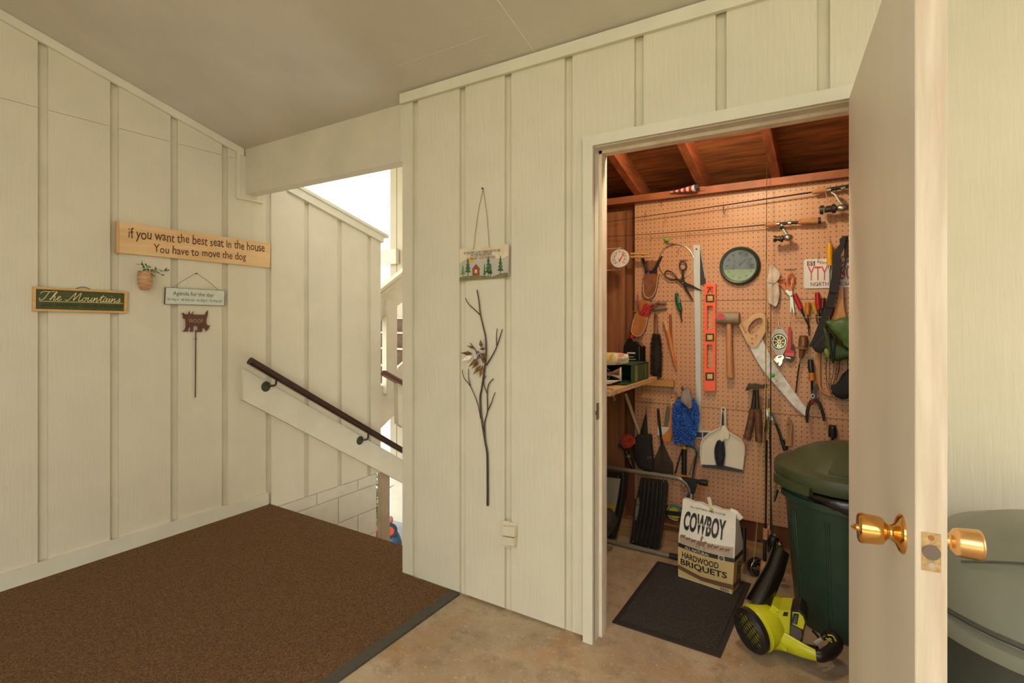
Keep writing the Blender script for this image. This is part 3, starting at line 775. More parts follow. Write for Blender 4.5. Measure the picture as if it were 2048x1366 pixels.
# ================================================================ tools on the pegboard
Yp = YP - .0005
LEATH = M('leather', (112,62,34), .55, vs=25, c2=(140,82,46), bump=.2, bs=90)
LEATH2 = M('tan_leather', (160,96,44), .55, vs=25, c2=(180,112,58), bump=.2, bs=90)
STITCH = M('stitch', (206,186,150), .8)
CORK = M('cork', (176,116,72), .8, vs=70, c2=(204,146,98), bump=.2, bs=160)
ASH = M('handle_wood', (196,142,86), .5, vs=14, c2=(216,166,110), stretch=(6,6,.7))
ASH2 = M('pale_wood', (206,164,118), .5, vs=14, c2=(220,182,138), stretch=(6,6,.7))
ORW = M('orange_wood', (196,112,48), .45, vs=14, c2=(214,136,70), stretch=(6,6,.7))
DKMET = M('dark_steel', (66,58,50), .4, .7, var=.15, vs=50)
SCIS = M('old_scissor_steel', (58,46,38), .45, .6, var=.2, vs=50)
REDP = M('red_plastic', (176,34,36), .35, var=.08, vs=40)
REDM = M('red_enamel', (190,36,40), .35, var=.08, vs=40)
GREENP = M('green_plastic', (16,84,48), .3, var=.1, vs=40)
AMBER = M('amber_plastic', (190,112,28), .25, var=.1, vs=40, coat=.4)
YELP = M('yellow_plastic', (226,160,24), .3, var=.06, vs=40)
LIME = M('lime_float', (70,196,50), .4, var=.05)
ALU = M('aluminium', (208,208,204), .35, .5, var=.05, vs=14, stretch=(8,8,.6))
ORANGE = M('orange_plastic', (250,104,62), .4, var=.04, vs=20)
HOOKM = M('hook_zinc', (176,150,112), .35, .8)
PEGY = Yp

def sp_(c, pts, y, k=6, closed=False): return spline(on(c, pts, y), k, closed)
def T_(name, label, cat, c, base, group=None, y=Yp): return thing(name, label, cat, PY(*c(*base), y), group)
def rod_(c, a, b, ra, rb, y, n=8, yb=None): return MB().tube([PY(*c(*a), y), PY(*c(*b), yb if yb is not None else y)], [ra, rb], n)
def grip(c, pts, rs, y, n=12, flatk=1.): # round handle through points with pixel widths
    P = on(c, pts, y); m = len(P)
    R = [px(w, y)/2 for w in rs]
    d0 = (P[0]-P[1]).normalized(); d1 = (P[-1]-P[-2]).normalized()
    P = [P[0]+d0*R[0]*.0] + P + [P[-1]]
    return MB().tube([P[1]+d0*R[0]*.12]+P[1:-1]+[P[-2]+d1*R[-1]*.12], [R[0]*.72]+R+[R[-1]*.72], n, flatk)

# --- hooks, each its own little bent wire
hk = [(c1,(445,1005),'free'),(c1,(605,895),''),(c3,(770,130),''),(c3,(520,225),''),(c3,(430,610),''),(c6,(162,418),''),(c5,(418,270),''),(c4,(575,850),''),(c4,(678,845),''),(c4,(958,188),''),(c4,(1072,38),''),(c3,(1078,450),'')]
hlab = ['silver wire hook empty at the upper left of the pegboard','silver wire hook empty below the folded flag','silver wire hook inside the wire hoop','wire hook behind the upper leather sheath','wire hook above the tan leather sheath','wire hook empty between dustpan and hammers','wire hook under the shelf end','wire hook holding the apple slicer','wire hook holding the red pipe wrench','wire hook holding the licence plate','wire hook above the yellow screwdriver','wire hook above the orange level']
def hook_mb(): 
    return MB().tube([Vector(p) for p in ((0,0,0),(0,-.010,.001),(0,-.013,-.004),(0,-.014,-.028),(0,-.018,-.034),(0,-.026,-.032),(0,-.029,-.024))], .0013, 6)
h0_ = None
for (c, p, _), lab in zip(hk, hlab):
    P = PY(*c(*p), Yp)
    if h0_ is None: o = h0_ = hook_mb().build('peg_hook', HOOKM, None, origin=(0,0,0))
    else: o = h0_.copy(); COL.objects.link(o)
    o.location = P; tag(o, lab, 'hook', 'wire hooks in the pegboard')

# --- thermometer on its bracket
t = T_('thermometer', 'round white dial thermometer with a red pointer on a bracket', 'thermometer', c3, (198,335), y=3.04)
yt = 3.04; ct = PY(*c3(198,230), yt); rt = px(105, yt)
MB().lathe([(0,0),(rt,0),(rt,.012),(rt*.96,.016),(rt*.93,.014),(0,.014)], ct, (0,-1,0), 36).build('case', M('thermo_case',(222,210,196),.4,var=.03), t)
MB().disc(ct+Vector((0,-.0142,0)), (0,-.0008,0), rt*.9, 32).build('dial', M('thermo_dial',(226,212,198),.5,var=.02), t, 0)
tk = MB(); yo = yt-.0153
for k in range(31):
    a = radians(225-270*k/30); l = .74 if k%3 else .68
    u_ = Vector((cos(a),0,sin(a))); w_ = Vector((-sin(a),0,cos(a)))*.0008*(1 if k%3 else 1.6)
    tk.poly([Vector((ct.x,yo,ct.z))+u_*rt*l+w_, Vector((ct.x,yo,ct.z))+u_*rt*.82+w_, Vector((ct.x,yo,ct.z))+u_*rt*.82-w_, Vector((ct.x,yo,ct.z))+u_*rt*l-w_], (0,.0004,0))
for k in range(9):
    a = radians(225-270*k/8); q = Vector((ct.x+cos(a)*rt*.66,yo,ct.z+sin(a)*rt*.66))
    lettering(tk, ['-60','-40','-20','0','20','40','60','80','120'][k], q+Vector((-.006,0,-.003)), q+Vector((.006,0,-.003)), .007, out=(0,-1,0))
tk.build('scale', INK_BLACK, t, 0)
arc = lambda r, a0, a1, n=14: [Vector((ct.x+cos(radians(a0+(a1-a0)*k/n))*r, yo, ct.z+sin(radians(a0+(a1-a0)*k/n))*r)) for k in range(n+1)]
MB().tube(arc(rt*.54,-60,60), .0016, 5).build('red_arc', REDP, t); MB().tube(arc(rt*.54,120,250), .0012, 5).build('dark_arc', INK_BLACK, t)
MB().poly(on(c3,[(180,258),(236,168),(240,170),(192,262)],yo-.002), (0,.001,0)).build('pointer', M('pointer_red',(176,40,30),.4), t, 0)
MB().ball(Vector((ct.x,yo-.002,ct.z)), (.005,.003,.005), 8).build('pivot', M('thermo_case',(0,0,0)), t)
for v_ in (122,335):
    MB().tube([Vector((-1.355,yt+.02,PY(*c3(198,v_),yt).z)), Vector((ct.x,yt+.02,PY(*c3(198,v_),yt).z)), Vector((ct.x,yt-.006,PY(*c3(198,v_),yt).z))], .0022, 6).build('bracket_wire', M('white_wire',(206,190,168),.4), t)
# two wooden bars behind the thermometer
t = T_('clothes_peg', 'pale two-armed wooden peg sticking out behind the thermometer', 'peg', c3, (400,225), y=3.12)
for a, b in (((300,183),(480,186)),((300,214),(490,214))): grip(c3, [a,b], [26,24], 3.12, 8).build('arm', ASH, t)
# green fishing float
t = T_('fishing_float', 'small lime green float with a red stem above the wire hoop', 'float', c3, (650,60))
P = PY(*c3(650,47), Yp-.02); MB().ball(P, (px(25,Yp),.008,px(17,Yp)), 12).build('bulb', LIME, t); rod_(c3,(672,45),(712,42),.0012,.0010,Yp-.02).build('stem', REDP, t); rod_(c3,(618,49),(632,48),.0016,.0012,Yp-.02).build('tip', BLACK, t)
# wire hoop
t = T_('wire_hoop', 'large silver wire hoop hanging around the dark scissors', 'hoop', c3, (745,440))
MB().tube(on(c3, ell(745,262,172,172,40), Yp-.004), .0026, 7, closed=True).build('ring', M('silver_wire',(206,196,178),.25,.9), t)
rod_(c3,(650,88),(720,86),.003,.002,Yp-.018).build('clasp', DKMET, t); MB().ball(PY(*c3(607,388),Yp-.016), .005, 8).build('bead', HOOKM, t)

# --- leather sheaths with pruners
def sheath(t, body, flap, mat, y):
    flat(c3, flap, y-.004, .006).bevel(.002,1).build('back_flap', mat, t)
    flat(c3, body, y-.008, .024).bevel(.006,2).build('pouch', mat, t)
    MB().tube([p for p in on(c3, body[1:], y-.033)], .0019, 6).build('stitching', STITCH, t)
    for q in body[2:-1:2]: MB().ball(PY(*c3(*q), y-.034), .0032, 8).build('rivet', STITCH, t)
t = T_('pruner_sheath', 'brown leather pruner sheath hanging under the dial thermometer', 'sheath', c3, (470,620))
sheath(t, [(428,378),(575,378),(562,420),(552,500),(536,565),(510,602),(470,618),(438,600),(422,550),(424,470)], [(440,262),(452,250),(555,250),(562,262),(555,392),(436,392)], LEATH, Yp)
t = T_('pruner', 'black handled pruner standing in the brown leather sheath', 'pruner', c3, (470,400))
grip(c3, [(416,178),(420,235),(440,300),(466,352),(478,385)], [18,28,30,28,26], Yp-.022, 10).build('handle', BLACK, t)
grip(c3, [(606,206),(575,250),(548,310),(522,350),(500,385)], [16,28,32,30,26], Yp-.022, 10).build('handle', BLACK, t)
flat(c3,[(440,350),(555,345),(545,390),(450,392)],Yp-.012,.014).bevel(.003,1).build('pivot_block', BLACK, t); MB().ball(PY(*c3(467,372),Yp-.03),.0035,8).build('bolt', STEEL, t)
t = T_('pruner_sheath', 'tan leather sheath with white stitching holding the red pruner', 'sheath', c3, (350,990))
Ys = Yp-.018
sheath(t, [(338,768),(462,802),(452,870),(424,945),(392,982),(352,990),(318,970),(304,940),(314,880),(326,820)], [(378,640),(392,630),(488,648),(498,662),(466,800),(350,775)], LEATH2, Ys)
t = T_('pruner', 'red handled pruner standing in the tan leather sheath', 'pruner', c3, (420,800))
grip(c3, [(366,580),(370,640),(378,700),(392,760)], [14,18,20,20], Ys-.016, 8).build('handle', M('dull_red',(140,52,40),.45), t)
grip(c3, [(576,652),(535,690),(490,735),(450,790)], [14,20,22,20], Ys-.016, 8).build('handle', M('dull_red',(0,0,0)), t)
flat(c3,[(428,672),(458,668),(420,796),(388,784)],Ys-.020,.012).bevel(.003,1).build('grip_plate', REDP, t); flat(c3,[(472,676),(500,690),(462,802),(434,796)],Ys-.020,.012).bevel(.003,1).build('grip_plate', REDP, t)
flat(c3,[(446,690),(460,694),(420,790),(404,784)],Ys-.016,.012).build('blade', STEEL, t)
t = T_('pliers', 'grey handled pliers pointing right behind the red pruner', 'pliers', c3, (560,735))
grip(c3, [(430,712),(500,680),(570,668),(645,668)], [22,26,28,24], Yp-.012, 8).build('handle', M('grey_grip',(112,100,78),.6), t)
grip(c3, [(330,752),(430,735),(540,726),(650,716)], [20,24,28,26], Yp-.012, 8).build('handle', M('grey_grip',(0,0,0)), t)

# --- dark bristle brush
t = T_('counter_brush', 'dark bristled counter brush with a wooden handle', 'brush', c5, (550,172))
grip(c3, [(546,745),(546,800),(548,880),(548,965)], [30,40,34,46], Yp-.022, 12).build('handle', M('old_brush_wood',(120,76,44),.4,vs=14,c2=(146,98,60),stretch=(6,6,.7)), t)
rod_(c3,(546,772),(546,812),.0022,.0022,Yp-.047).build('handle_slot', BLACK, t)
def fur(axis, wid, y, dep, n, ln, seed, r0=.0013, mat=None, name='bristles', par=None, down=.3, core=None):
    rg = random.Random(seed); f = MB(); m = len(axis)
    for i in range(n):
        s_ = rg.random()*(m-1); k = min(int(s_), m-2); q = s_-k
        A = axis[k].lerp(axis[k+1], q); w = (wid[k]+(wid[k+1]-wid[k])*q)
        a = rg.uniform(0, 2*pi); dx, dy = cos(a), -abs(sin(a)) if rg.random() < .85 else sin(a)*.4
        b = A + Vector((dx*w*.62, dy*dep*.62, rg.uniform(-.004,.004)))
        L = ln*rg.uniform(.7,1.25); d = Vector((dx*1.0, dy*.8, -down+rg.uniform(-.5,.5))).normalized()
        tip = b + d*L; s2_ = d.cross(Vector((rg.uniform(-1,1),rg.uniform(-1,1),rg.uniform(-1,1)))).normalized()*r0
        tip.y = min(tip.y, YP-.001); b.y = min(b.y, YP-.001)
        vs = [f.bm.verts.new(p) for p in (b+s2_, b-s2_, tip)]
        f.bm.faces.new(vs)
    o = f.build(name, mat, par, 0); o['kind'] = 'stuff'; return o
BRIS = M('dark_bristle', (40,28,22), .8, vs=200, c2=(66,48,36))
ax_ = on(c3, [(550,965),(552,1060),(554,1180),(552,1300)], Yp-.026) + on(c5, [(553,160)], Yp-.026)
wd_ = [px(w,Yp) for w in (38,62,66,64,50)]
MB().tube(ax_, [w*.78 for w in wd_], 12, .55).build('bristle_core', BRIS, t)
fur(ax_, [w*1.15 for w in wd_], Yp, .022, 2600, .016, 5, .0011, BRIS, 'bristles', t, .35)

# --- wooden tongs
t = T_('wooden_tongs', 'pair of slim wooden tongs slanting beside the dark brush', 'tongs', c3, (745,1320))
grip(c3, [(632,842),(660,935),(700,1120),(745,1310)], [42,44,36,22], Yp-.016, 10).build('arm', ORW, t)
grip(c3, [(686,775),(690,860),(694,960),(706,1100)], [26,28,22,18], Yp-.008, 10).build('arm', M('dark_orange_wood',(150,84,40),.5), t)
grip(c3, [(632,842),(656,930)], [44,46], Yp-.0165, 12).build('grip', ASH, t)
# --- dark tailor's scissors
t = T_('scissors', 'old dark steel shears hanging open inside the wire hoop', 'scissors', c3, (905,640))
for lp_ in ([(632,378),(650,352),(700,362),(742,405),(740,432),(690,440),(648,412)], [(776,300),(788,264),(822,260),(844,298),(828,336),(796,338)]):
    MB().tube(sp_(c3, lp_, Yp-.018, 4, True), .0042, 8, closed=True).build('finger_loop', SCIS, t)
flat(c3,[(735,410),(760,425),(820,455),(900,490),(992,540),(990,548),(900,520),(812,490),(750,440)],Yp-.016,.006).bevel(.001,1).build('blade', SCIS, t)
flat(c3,[(800,335),(816,335),(822,440),(848,520),(906,630),(902,642),(830,540),(800,470),(795,420)],Yp-.010,.005).bevel(.001,1).build('blade', SCIS, t)
MB().ball(PY(*c3(806,466),Yp-.023), (.004,.002,.004), 8).build('pivot', HOOKM, t)
t = T_('peg_hook', 'T shaped dark hook holding the old shears', 'hook', c3, (815,262)); rod_(c3,(768,245),(860,245),.0014,.0014,Yp-.006).build('bar', DKMET, t); MB().tube(on(c3,[(815,215),(815,262)],Yp-.014),.0015,6).build('prong', HOOKM, t)
# --- small green screwdriver
def driver(lab, c, h, hw, sh, sw, hm, y=Yp-.018, collar=None, name='screwdriver', sm=None, n=12, flute=False):
    t = T_(name, lab, 'screwdriver', c, sh[-1])
    m = grip(c, h, hw, y, n)
    m.build('handle', hm, t)
    MB().tube(on(c, sh, y), [px(w,y)/2 for w in sw], 8).build('shaft', sm or DKMET, t)
    if collar: grip(c, collar[0], collar[1], y, 12).build('collar', collar[2], t)
    return t
driver('short green handled screwdriver under the old shears', c3, [(746,568),(760,640),(785,735)], [34,54,46], [(785,735),(790,790),(803,848)], [22,16,8], GREENP, collar=([(786,742),(790,768)],[22,20],BLACK))
flat(c3,[(762,600),(776,600),(782,660),(768,665)],Yp-.0375,.001).build('stripe', M('grey_label',(120,130,120),.5), bpy.data.objects[[o.name for o in bpy.data.objects if o.name.startswith('screwdriver')][-1]], 0)

# --- T-square
t = T_('t_square', 'long aluminium T-square hanging vertically with its dark blue head at the bottom', 'square', c5, (960,760))
q = on(c3, [(910,97),(974,95)], Yp-.012) + on(c5, [(986,688),(942,690)], Yp-.012)
MB().poly(q, (0,.003,0)).bevel(.0008,1).build('blade', ALU, t, 0)
MB().disc(PY(*c3(941,138),Yp-.0125), (0,-.0006,0), .005, 14).build('hanging_hole', BLACK, t, 0)
flat(c5,[(560,650),(1110,693),(1108,775),(560,735)],Yp-.010,.012).bevel(.001,1).build('head', M('white_enamel',(206,196,180),.4), t, 0)
for q in ([(936,704),(994,707),(994,757),(934,752)],[(1004,704),(1096,711),(1094,760),(1004,756)]):
    flat(c5,q,Yp-.0222,.0008).build('head_label', M('navy_label',(46,48,72),.4), t, 0)
# --- black and silver scraper behind
t = T_('scraper', 'black scraper with a silver edge hanging behind the T-square', 'scraper', c3, (1005,478))
flat(c3,[(950,180),(976,140),(986,145),(1026,430),(1030,470),(1010,480),(975,478)],Yp-.003,.008).bevel(.001,1).build('body', M('scraper_black',(46,42,38),.45,var=.2,vs=60), t)
MB().tube(on(c3,[(982,145),(1004,290),(1027,420)],Yp-.012), .0022, 6).build('edge', ALU, t)
# --- orange level
t = T_('spirit_level', 'bright orange plastic spirit level hanging upright in the middle of the pegboard', 'level', c5, (1070,303))
k9 = lambda x, y: (1200+x/4.877, 470+y/4.877)
def bar(x0,y0,x1,y1,th=.026,lean=True):
    f = lambda x, y: x - (y-480)*.0035
    return [PY(*k9(f(x,y),y), Yp-.004-th) for x,y in ((x0,y0),(x1,y0),(x1,y1),(x0,y1))]
lv = MB()
for a in ((1018,478,1128,505),(1018,505,1045,1522),(1101,505,1128,1522),(1045,570,1101,690),(1045,926,1101,1070),(1045,1302,1101,1522)):
    lv.poly(bar(*a), (0,.026,0))
lv.bevel(.002,1).build('frame', ORANGE, t)
VIAL = M('vial', (206,170,70), .15, var=.1, vs=60, coat=.6)
for y0, y1, kind in ((580,655,'h'),(962,1036,'v'),(1342,1418,'d')):
    hb = MB().poly(bar(1032,y0,1114,y1,.029), (0,.029,0)).bevel(.003,1).build('vial_block', M('vial_black',(48,36,28),.4), t)
    MB().poly(bar(1048,y0+14,1100,y1-14,.0295), (0,.001,0)).build('window', VIAL, hb, 0)
    cx, cy = 1074, (y0+y1)/2
    a, b = {'h':((cx-22,cy),(cx+22,cy)), 'v':((cx,cy-20),(cx,cy+20)), 'd':((cx-18,cy-16),(cx+18,cy+16))}[kind]
    ff = lambda p: (p[0]-(p[1]-480)*.0035, p[1])
    MB().tube([PY(*k9(*ff(a)),Yp-.034),PY(*k9(*ff(b)),Yp-.034)], .0028, 8).build('vial', M('vial_tube',(226,200,120),.1,coat=.6), hb)
fq = lambda x, y: (x-(y-480)*.0035, y)
MB().tube([PY(*k9(*fq(*p)),Yp-.022) for p in ((1050,548),(1056,520),(1074,508),(1090,520),(1096,548))], .003, 6).build('hanging_ring', ORANGE, t)
flat(c3,[(1018,1215+25),(1019,1240),(1020,1241),(1018,1241)],Yp-.03,.001).build('mark', INK_BLACK, t, 0)

# --- rubber mallet
t = T_('mallet', 'grey rubber mallet with a wooden handle hung right of the orange level', 'mallet', c6, (100,166))
A, B = PY(*c3(1140,810),Yp-.04), PY(*c4(190,812),Yp-.04); rr = px(61,Yp)
MB().lathe([(0,0),(rr*.88,0),(rr,.006),(rr,(B-A).length-.006),(rr*.9,(B-A).length),(0,(B-A).length)], A, B-A, 24).build('head', M('grey_rubber',(140,124,98),.6,vs=30,c2=(156,140,112)), t)
MB().poly([p for p in on(c3, ell(1178,796,38,32,20), Yp-.04-rr*1.01)], (0,.003,0)).build('paint_spot', M('pink_spot',(206,72,82),.6), t, 0)
pa = [PY(*c4(86,860),Yp-.04), PY(*c4(90,1100),Yp-.038), PY(*c4(97,1340),Yp-.03), PY(*c6(100,165),Yp-.026)]
MB().tube(pa, [px(w,Yp)/2 for w in (54,58,66,76)], 14).build('handle', M('mallet_wood',(190,126,80),.45,vs=14,c2=(206,146,98),stretch=(6,6,.7)), t)
for x_ in (35,150):
    MB().tube([PY(*c4(x_,880),Yp),PY(*c4(x_,882),Yp-.07),PY(*c4(x_,868),Yp-.075)], .0016, 6).build('peg', HOOKM, t)

# --- clock
t = T_('clock', 'round green rimmed wall clock with bird pictures on the dial', 'clock', c4, (190,480))
cc = PY(*c4(190,299),Yp-.02); ro = px(190,Yp-.03); 
CLG = M('clock_green',(34,52,34),.35,var=.08,vs=30)
MB().lathe([(ro*.82,0),(ro*.97,0),(ro,.008),(ro*.98,.022),(ro*.91,.032),(ro*.84,.030),(ro*.81,.018)], cc+Vector((0,.019,0)), (0,-1,0), 48).build('rim', CLG, t)
fc = MB().disc(cc+Vector((0,.016,0)), (0,-.008,0), ro*.83, 40).build('dial', M('clock_dial',(176,172,162),.45,vs=30), t, 0)
yo = cc.y+.0072
mk = MB(); rgk = random.Random(2)
for k in range(12):
    a = radians(90-30*k); q = Vector((cc.x+cos(a)*ro*.63, yo, cc.z+sin(a)*ro*.63))
    s_ = ro*.085
    # a small perched bird outline and a tick for every hour
    mk.poly([q+Vector(p)*s_ for p in ((-1,0,.1),(-.4,0,.5),(.2,0,.55),(.5,0,.9),(.9,0,.75),(.7,0,.5),(.4,0,-.2),(-.2,0,-.35))], (0,.0003,0))
    mk.poly([q+Vector(p)*s_ for p in ((-1.2,0,-.9),(1.0,0,-.75),(1.0,0,-.65),(-1.2,0,-.78))], (0,.0003,0))
mk.build('bird_marks', M('bird_grey',(100,96,86),.6,vs=60,c2=(82,80,72)), t, 0)
MB().poly(on(c4,[(186,298),(250,236),(252,240),(190,303)],yo-.003),(0,.001,0)).build('minute_hand', INK_BLACK, t, 0)
MB().poly(on(c4,[(186,300),(194,300),(192,262),(189,262)],yo-.002),(0,.001,0)).build('hour_hand', INK_BLACK, t, 0)
GL = bpy.data.materials.new('clock_glass'); GL.use_nodes = True; nt = GL.node_tree; nt.nodes.remove(nt.nodes['Principled BSDF'])
tr = nt.nodes.new('ShaderNodeBsdfTransparent'); gs = nt.nodes.new('ShaderNodeBsdfGlossy'); gs.inputs['Roughness'].default_value = .01
fr = nt.nodes.new('ShaderNodeFresnel'); fr.inputs['IOR'].default_value = 2.1; ms = nt.nodes.new('ShaderNodeMixShader')
nt.links.new(fr.outputs[0], ms.inputs[0]); nt.links.new(tr.outputs[0], ms.inputs[1]); nt.links.new(gs.outputs[0], ms.inputs[2]); nt.links.new(ms.outputs[0], nt.nodes['Material Output'].inputs[0])
MB().disc(cc+Vector((0,-.006,0)), (0,-.002,0), ro*.82, 40).build('glass', GL, t, 0)

# --- curved pruning saw
t = T_('pruning_saw', 'large curved pruning saw with a pale wooden handle hanging diagonally', 'saw', c6, (830,545))
outer = [(372,760),(425,764),(455,810),(460,880),(444,945),(404,1018),(372,1076),(340,1096),(302,1094),(262,1050),(222,960),(182,880),(238,842),(302,790)]
inner = [(388,806),(408,815),(416,838),(410,872),(392,905),(362,945),(335,968),(318,974),(296,968),(276,945),(272,925),(282,888),(310,848),(352,816)]
MB().ring(on(c4,outer,Yp-.034), on(c4,inner,Yp-.034), (0,.024,0)).bevel(.004,2).build('handle', M('saw_wood',(204,160,112),.5,vs=12,c2=(218,178,132),stretch=(4,4,2)), t)
for q in ((313,1013),(355,983),(316,1060)): MB().disc(PY(*c4(*q),Yp-.034),(0,-.002,0),.0055,12).build('rivet', M('rivet_brass',(150,110,70),.4,.7), t)
off = 1219.75
up_ = [(412,1008),(440,1075),(475,1165),(510,1230),(560,1310),(640,1420),(740,1560),(810,1660),(878,1740)]
lo_ = [(830,1765),(740,1690),(640,1580),(520,1440),(420,1320),(350,1210),(290,1095)]
teeth = []
us = [Vector((a,b,0)) for a,b in up_]
tot = spline(us, 8)
for i, p in enumerate(tot[:-1]):
    d = (tot[i+1]-p); n_ = Vector((d.y,-d.x,0)).normalized()
    teeth += [(p.x,p.y), ((p+d*.5+n_*13).x, (p+d*.5+n_*13).y)] if i > 8 else [(p.x,p.y)]
teeth.append(up_[-1])
low = [(p.x,p.y) for p in spline([Vector((a,b,0)) for a,b in lo_], 4)]
flat(c4, teeth+low, Yp-.020, .0022).build('blade', M('saw_blade',(232,226,218),.4,.1,vs=40,c2=(204,196,186)), t, 0)
lettering_mb = MB(); lettering(lettering_mb, 'RAZOR', PY(*c4(206,880),Yp-.0345), PY(*c4(250,968),Yp-.0345), .009, up=Vector((.75,0,.66)), out=(0,-1,0)); lettering_mb.build('handle_print', INK_BROWN, t, 0)

# --- work glove hanging
t = T_('work_glove', 'soiled grey work glove hanging beside the fly rod', 'glove', c4, (540,690))
GLV = M('glove_cloth',(200,178,158),.9,vs=18,c2=(224,208,192),bump=.5,bs=70)
flat(c4,[(488,292),(512,290),(545,322),(594,372),(584,410),(576,436),(524,490),(486,474),(452,464),(460,420),(470,380),(476,330)],Yp-.020,.020).bevel(.006,2).bulge(1,2,.0012,3).build('cuff', GLV, t, 80)
flat(c4,[(462,452),(520,474),(566,456),(578,510),(584,575),(572,645),(552,696),(530,698),(506,684),(472,670),(464,600),(460,520)],Yp-.012,.024).bevel(.007,2).bulge(1,2,.0012,4).build('fingers', GLV, t, 80)
# --- orange handled scissors
t = T_('scissors', 'steel scissors with orange finger loops hanging open', 'scissors', c4, (722,765))
ORS = M('scissor_orange',(206,104,50),.35,var=.06,vs=40)
MB().tube(sp_(c4,[(680,382),(705,380),(722,420),(714,480),(694,500),(670,485),(664,430)],Yp-.018,4,True), .0046, 8, closed=True).build('finger_loop', ORS, t)
MB().tube(sp_(c4,[(580,440),(606,428),(628,444),(622,474),(600,492),(578,474)],Yp-.018,4,True), .0044, 8, closed=True).build('finger_loop', ORS, t)
flat(c4,[(672,488),(706,490),(704,545),(676,545)],Yp-.012,.010).bevel(.002,1).build('shank', ORS, t); flat(c4,[(592,488),(626,468),(656,528),(632,548)],Yp-.012,.010).bevel(.002,1).build('shank', ORS, t)
flat(c4,[(632,546),(654,530),(700,578),(712,620),(726,755),(718,762),(690,660),(682,600)],Yp-.016,.003).build('blade', STEEL, t, 0)
flat(c4,[(676,540),(704,540),(706,600),(694,770),(686,740),(684,610)],Yp-.012,.003).build('blade', STEEL, t, 0)
MB().ball(PY(*c4(696,596),Yp-.02),(.004,.002,.004),8).build('pivot', DKMET, t)
t = T_('peg_hook', 'T shaped dark hook holding the orange scissors', 'hook', c4, (686,400)); rod_(c4,(630,338),(742,335),.0015,.0015,Yp-.006).build('bar', DKMET, t); MB().tube(on(c4,[(688,340),(686,400)],Yp-.016),.0014,6).build('prong', HOOKM, t)
# --- screwdrivers in the wire rack
driver('dark red screwdriver hanging slanted left in the wire rack', c4, [(728,576),(755,640),(790,722)], [36,46,44], [(790,720),(830,810),(876,910)], [18,16,12], REDP)
driver('translucent amber screwdriver in the wire rack', c4, [(856,660),(856,720),(856,780)], [44,48,34], [(856,780),(862,880),(870,985)], [12,12,10], AMBER)
driver('yellow fluted screwdriver beside the amber one', c4, [(908,658),(922,720),(938,780)], [34,36,24], [(938,780),(944,830),(950,870)], [10,10,8], M('old_yellow',(196,150,40),.3,var=.08,vs=40,coat=.3))
driver('bright red screwdriver with a steel shank in the wire rack', c4, [(948,562),(954,640),(962,725)], [40,46,40], [(962,725),(964,780),(968,850)], [18,18,16], REDP, sm=CHROME)
driver('maroon clear handled screwdriver half behind the black strap', c4, [(1004,618),(1003,660),(1000,712)], [48,50,44], [(1000,712),(985,800),(980,840)], [16,16,12], M('maroon',(96,30,28),.2,var=.1,vs=30,coat=.5))
driver('slim red screwdriver between the black strap and the wooden net handle', c4, [(1100,700),(1094,745),(1084,790)], [30,32,26], [(1084,790),(1070,850),(1066,870)], [12,12,10], REDP, y=Yp-.014)
t = T_('tool_rack', 'thin wire rack holding the row of screwdrivers', 'rack', c4, (830,800))
MB().tube(on(c4,[(676,797),(740,795),(800,804),(900,800),(1020,798)],Yp-.022), .0018, 6).build('rail', HOOKM, t)
for x_ in (770,800,842,878,916,944,985): MB().tube(sp_(c4,[(x_-14,800),(x_-8,812),(x_+8,812),(x_+14,800)],Yp-.026,3), .0013, 5).build('loop', HOOKM, t)
MB().tube([PY(*c4(737,760),Yp),PY(*c4(737,762),Yp-.012),PY(*c4(737,797),Yp-.02)], .0015, 6).build('prong', DKMET, t)

# --- licence plate
t = T_('licence_plate', 'white licence plate with red characters at the right of the pegboard', 'plate', c4, (1100,520))
pq = [(818,522),(1403,508),(1406,222),(820,238)]
PLW = M('plate_white',(222,216,206),.35,vs=12,c2=(206,208,206))
flat(c4,[(832,522),(818,508),(818,254),(834,236),(1390,222),(1404,238),(1404,494),(1390,508)],Yp-.004,.002).build('sheet', PLW, t, 0)
PLR = M('plate_red',(196,64,62),.5); yo = Yp-.0062
tx = MB()
lettering(tx,'YTY',PY(*c4(858,446),yo),PY(*c4(1054,440),yo),px(128,Yp),out=(0,-1,0),bold=.004)
tx.build('number', PLR, t, 0); tx = MB()
lettering(tx,'60',PY(*c4(1166,436),yo),PY(*c4(1292,433),yo),px(128,Yp),out=(0,-1,0),bold=.004)
tx.build('number', PLR, t, 0)
tx = MB(); lettering(tx,'First in Flight',PY(*c4(976,295),yo),PY(*c4(1262,285),yo),px(36,Yp),out=(0,-1,0),bold=.01)
tx.build('small_lettering', M('plate_dark_red',(150,50,54),.5), t, 0); tx = MB()
lettering(tx,'NORTH CAROLINA',PY(*c4(884,500),yo),PY(*c4(1345,490),yo),px(36,Yp),out=(0,-1,0),bold=.012); tx.build('small_lettering', M('plate_dark_red',(150,50,54),.5), t, 0)
st_ = flat(c4,[(850,304),(928,302),(928,254),(850,256)],Yp-.0062,.0004).build('sticker', M('sticker_maroon',(110,48,64),.5), t, 0)
tx = MB(); lettering(tx,'85',PY(*c4(862,300),yo-.0006),PY(*c4(918,298),yo-.0006),px(40,Yp),out=(0,-1,0)); tx.build('sticker_print', PLW, st_, 0)
for q in ((956,262),(952,486),(1250,250),(1250,478)): MB().disc(PY(*c4(*q),Yp-.0062),(0,-.0006,0),.0035,10).build('bolt_hole', DKMET, t, 0)

# --- yellow screwdriver
driver('yellow handled screwdriver hanging in front of the licence plate', c4, [(1068,84),(1068,150),(1070,225),(1070,298)], [40,58,42,48], [(1071,298),(1072,400),(1074,522)], [14,13,12], YELP, y=Yp-.03, collar=([(1070,300),(1071,334)],[26,22],CHROME), sm=STEEL)

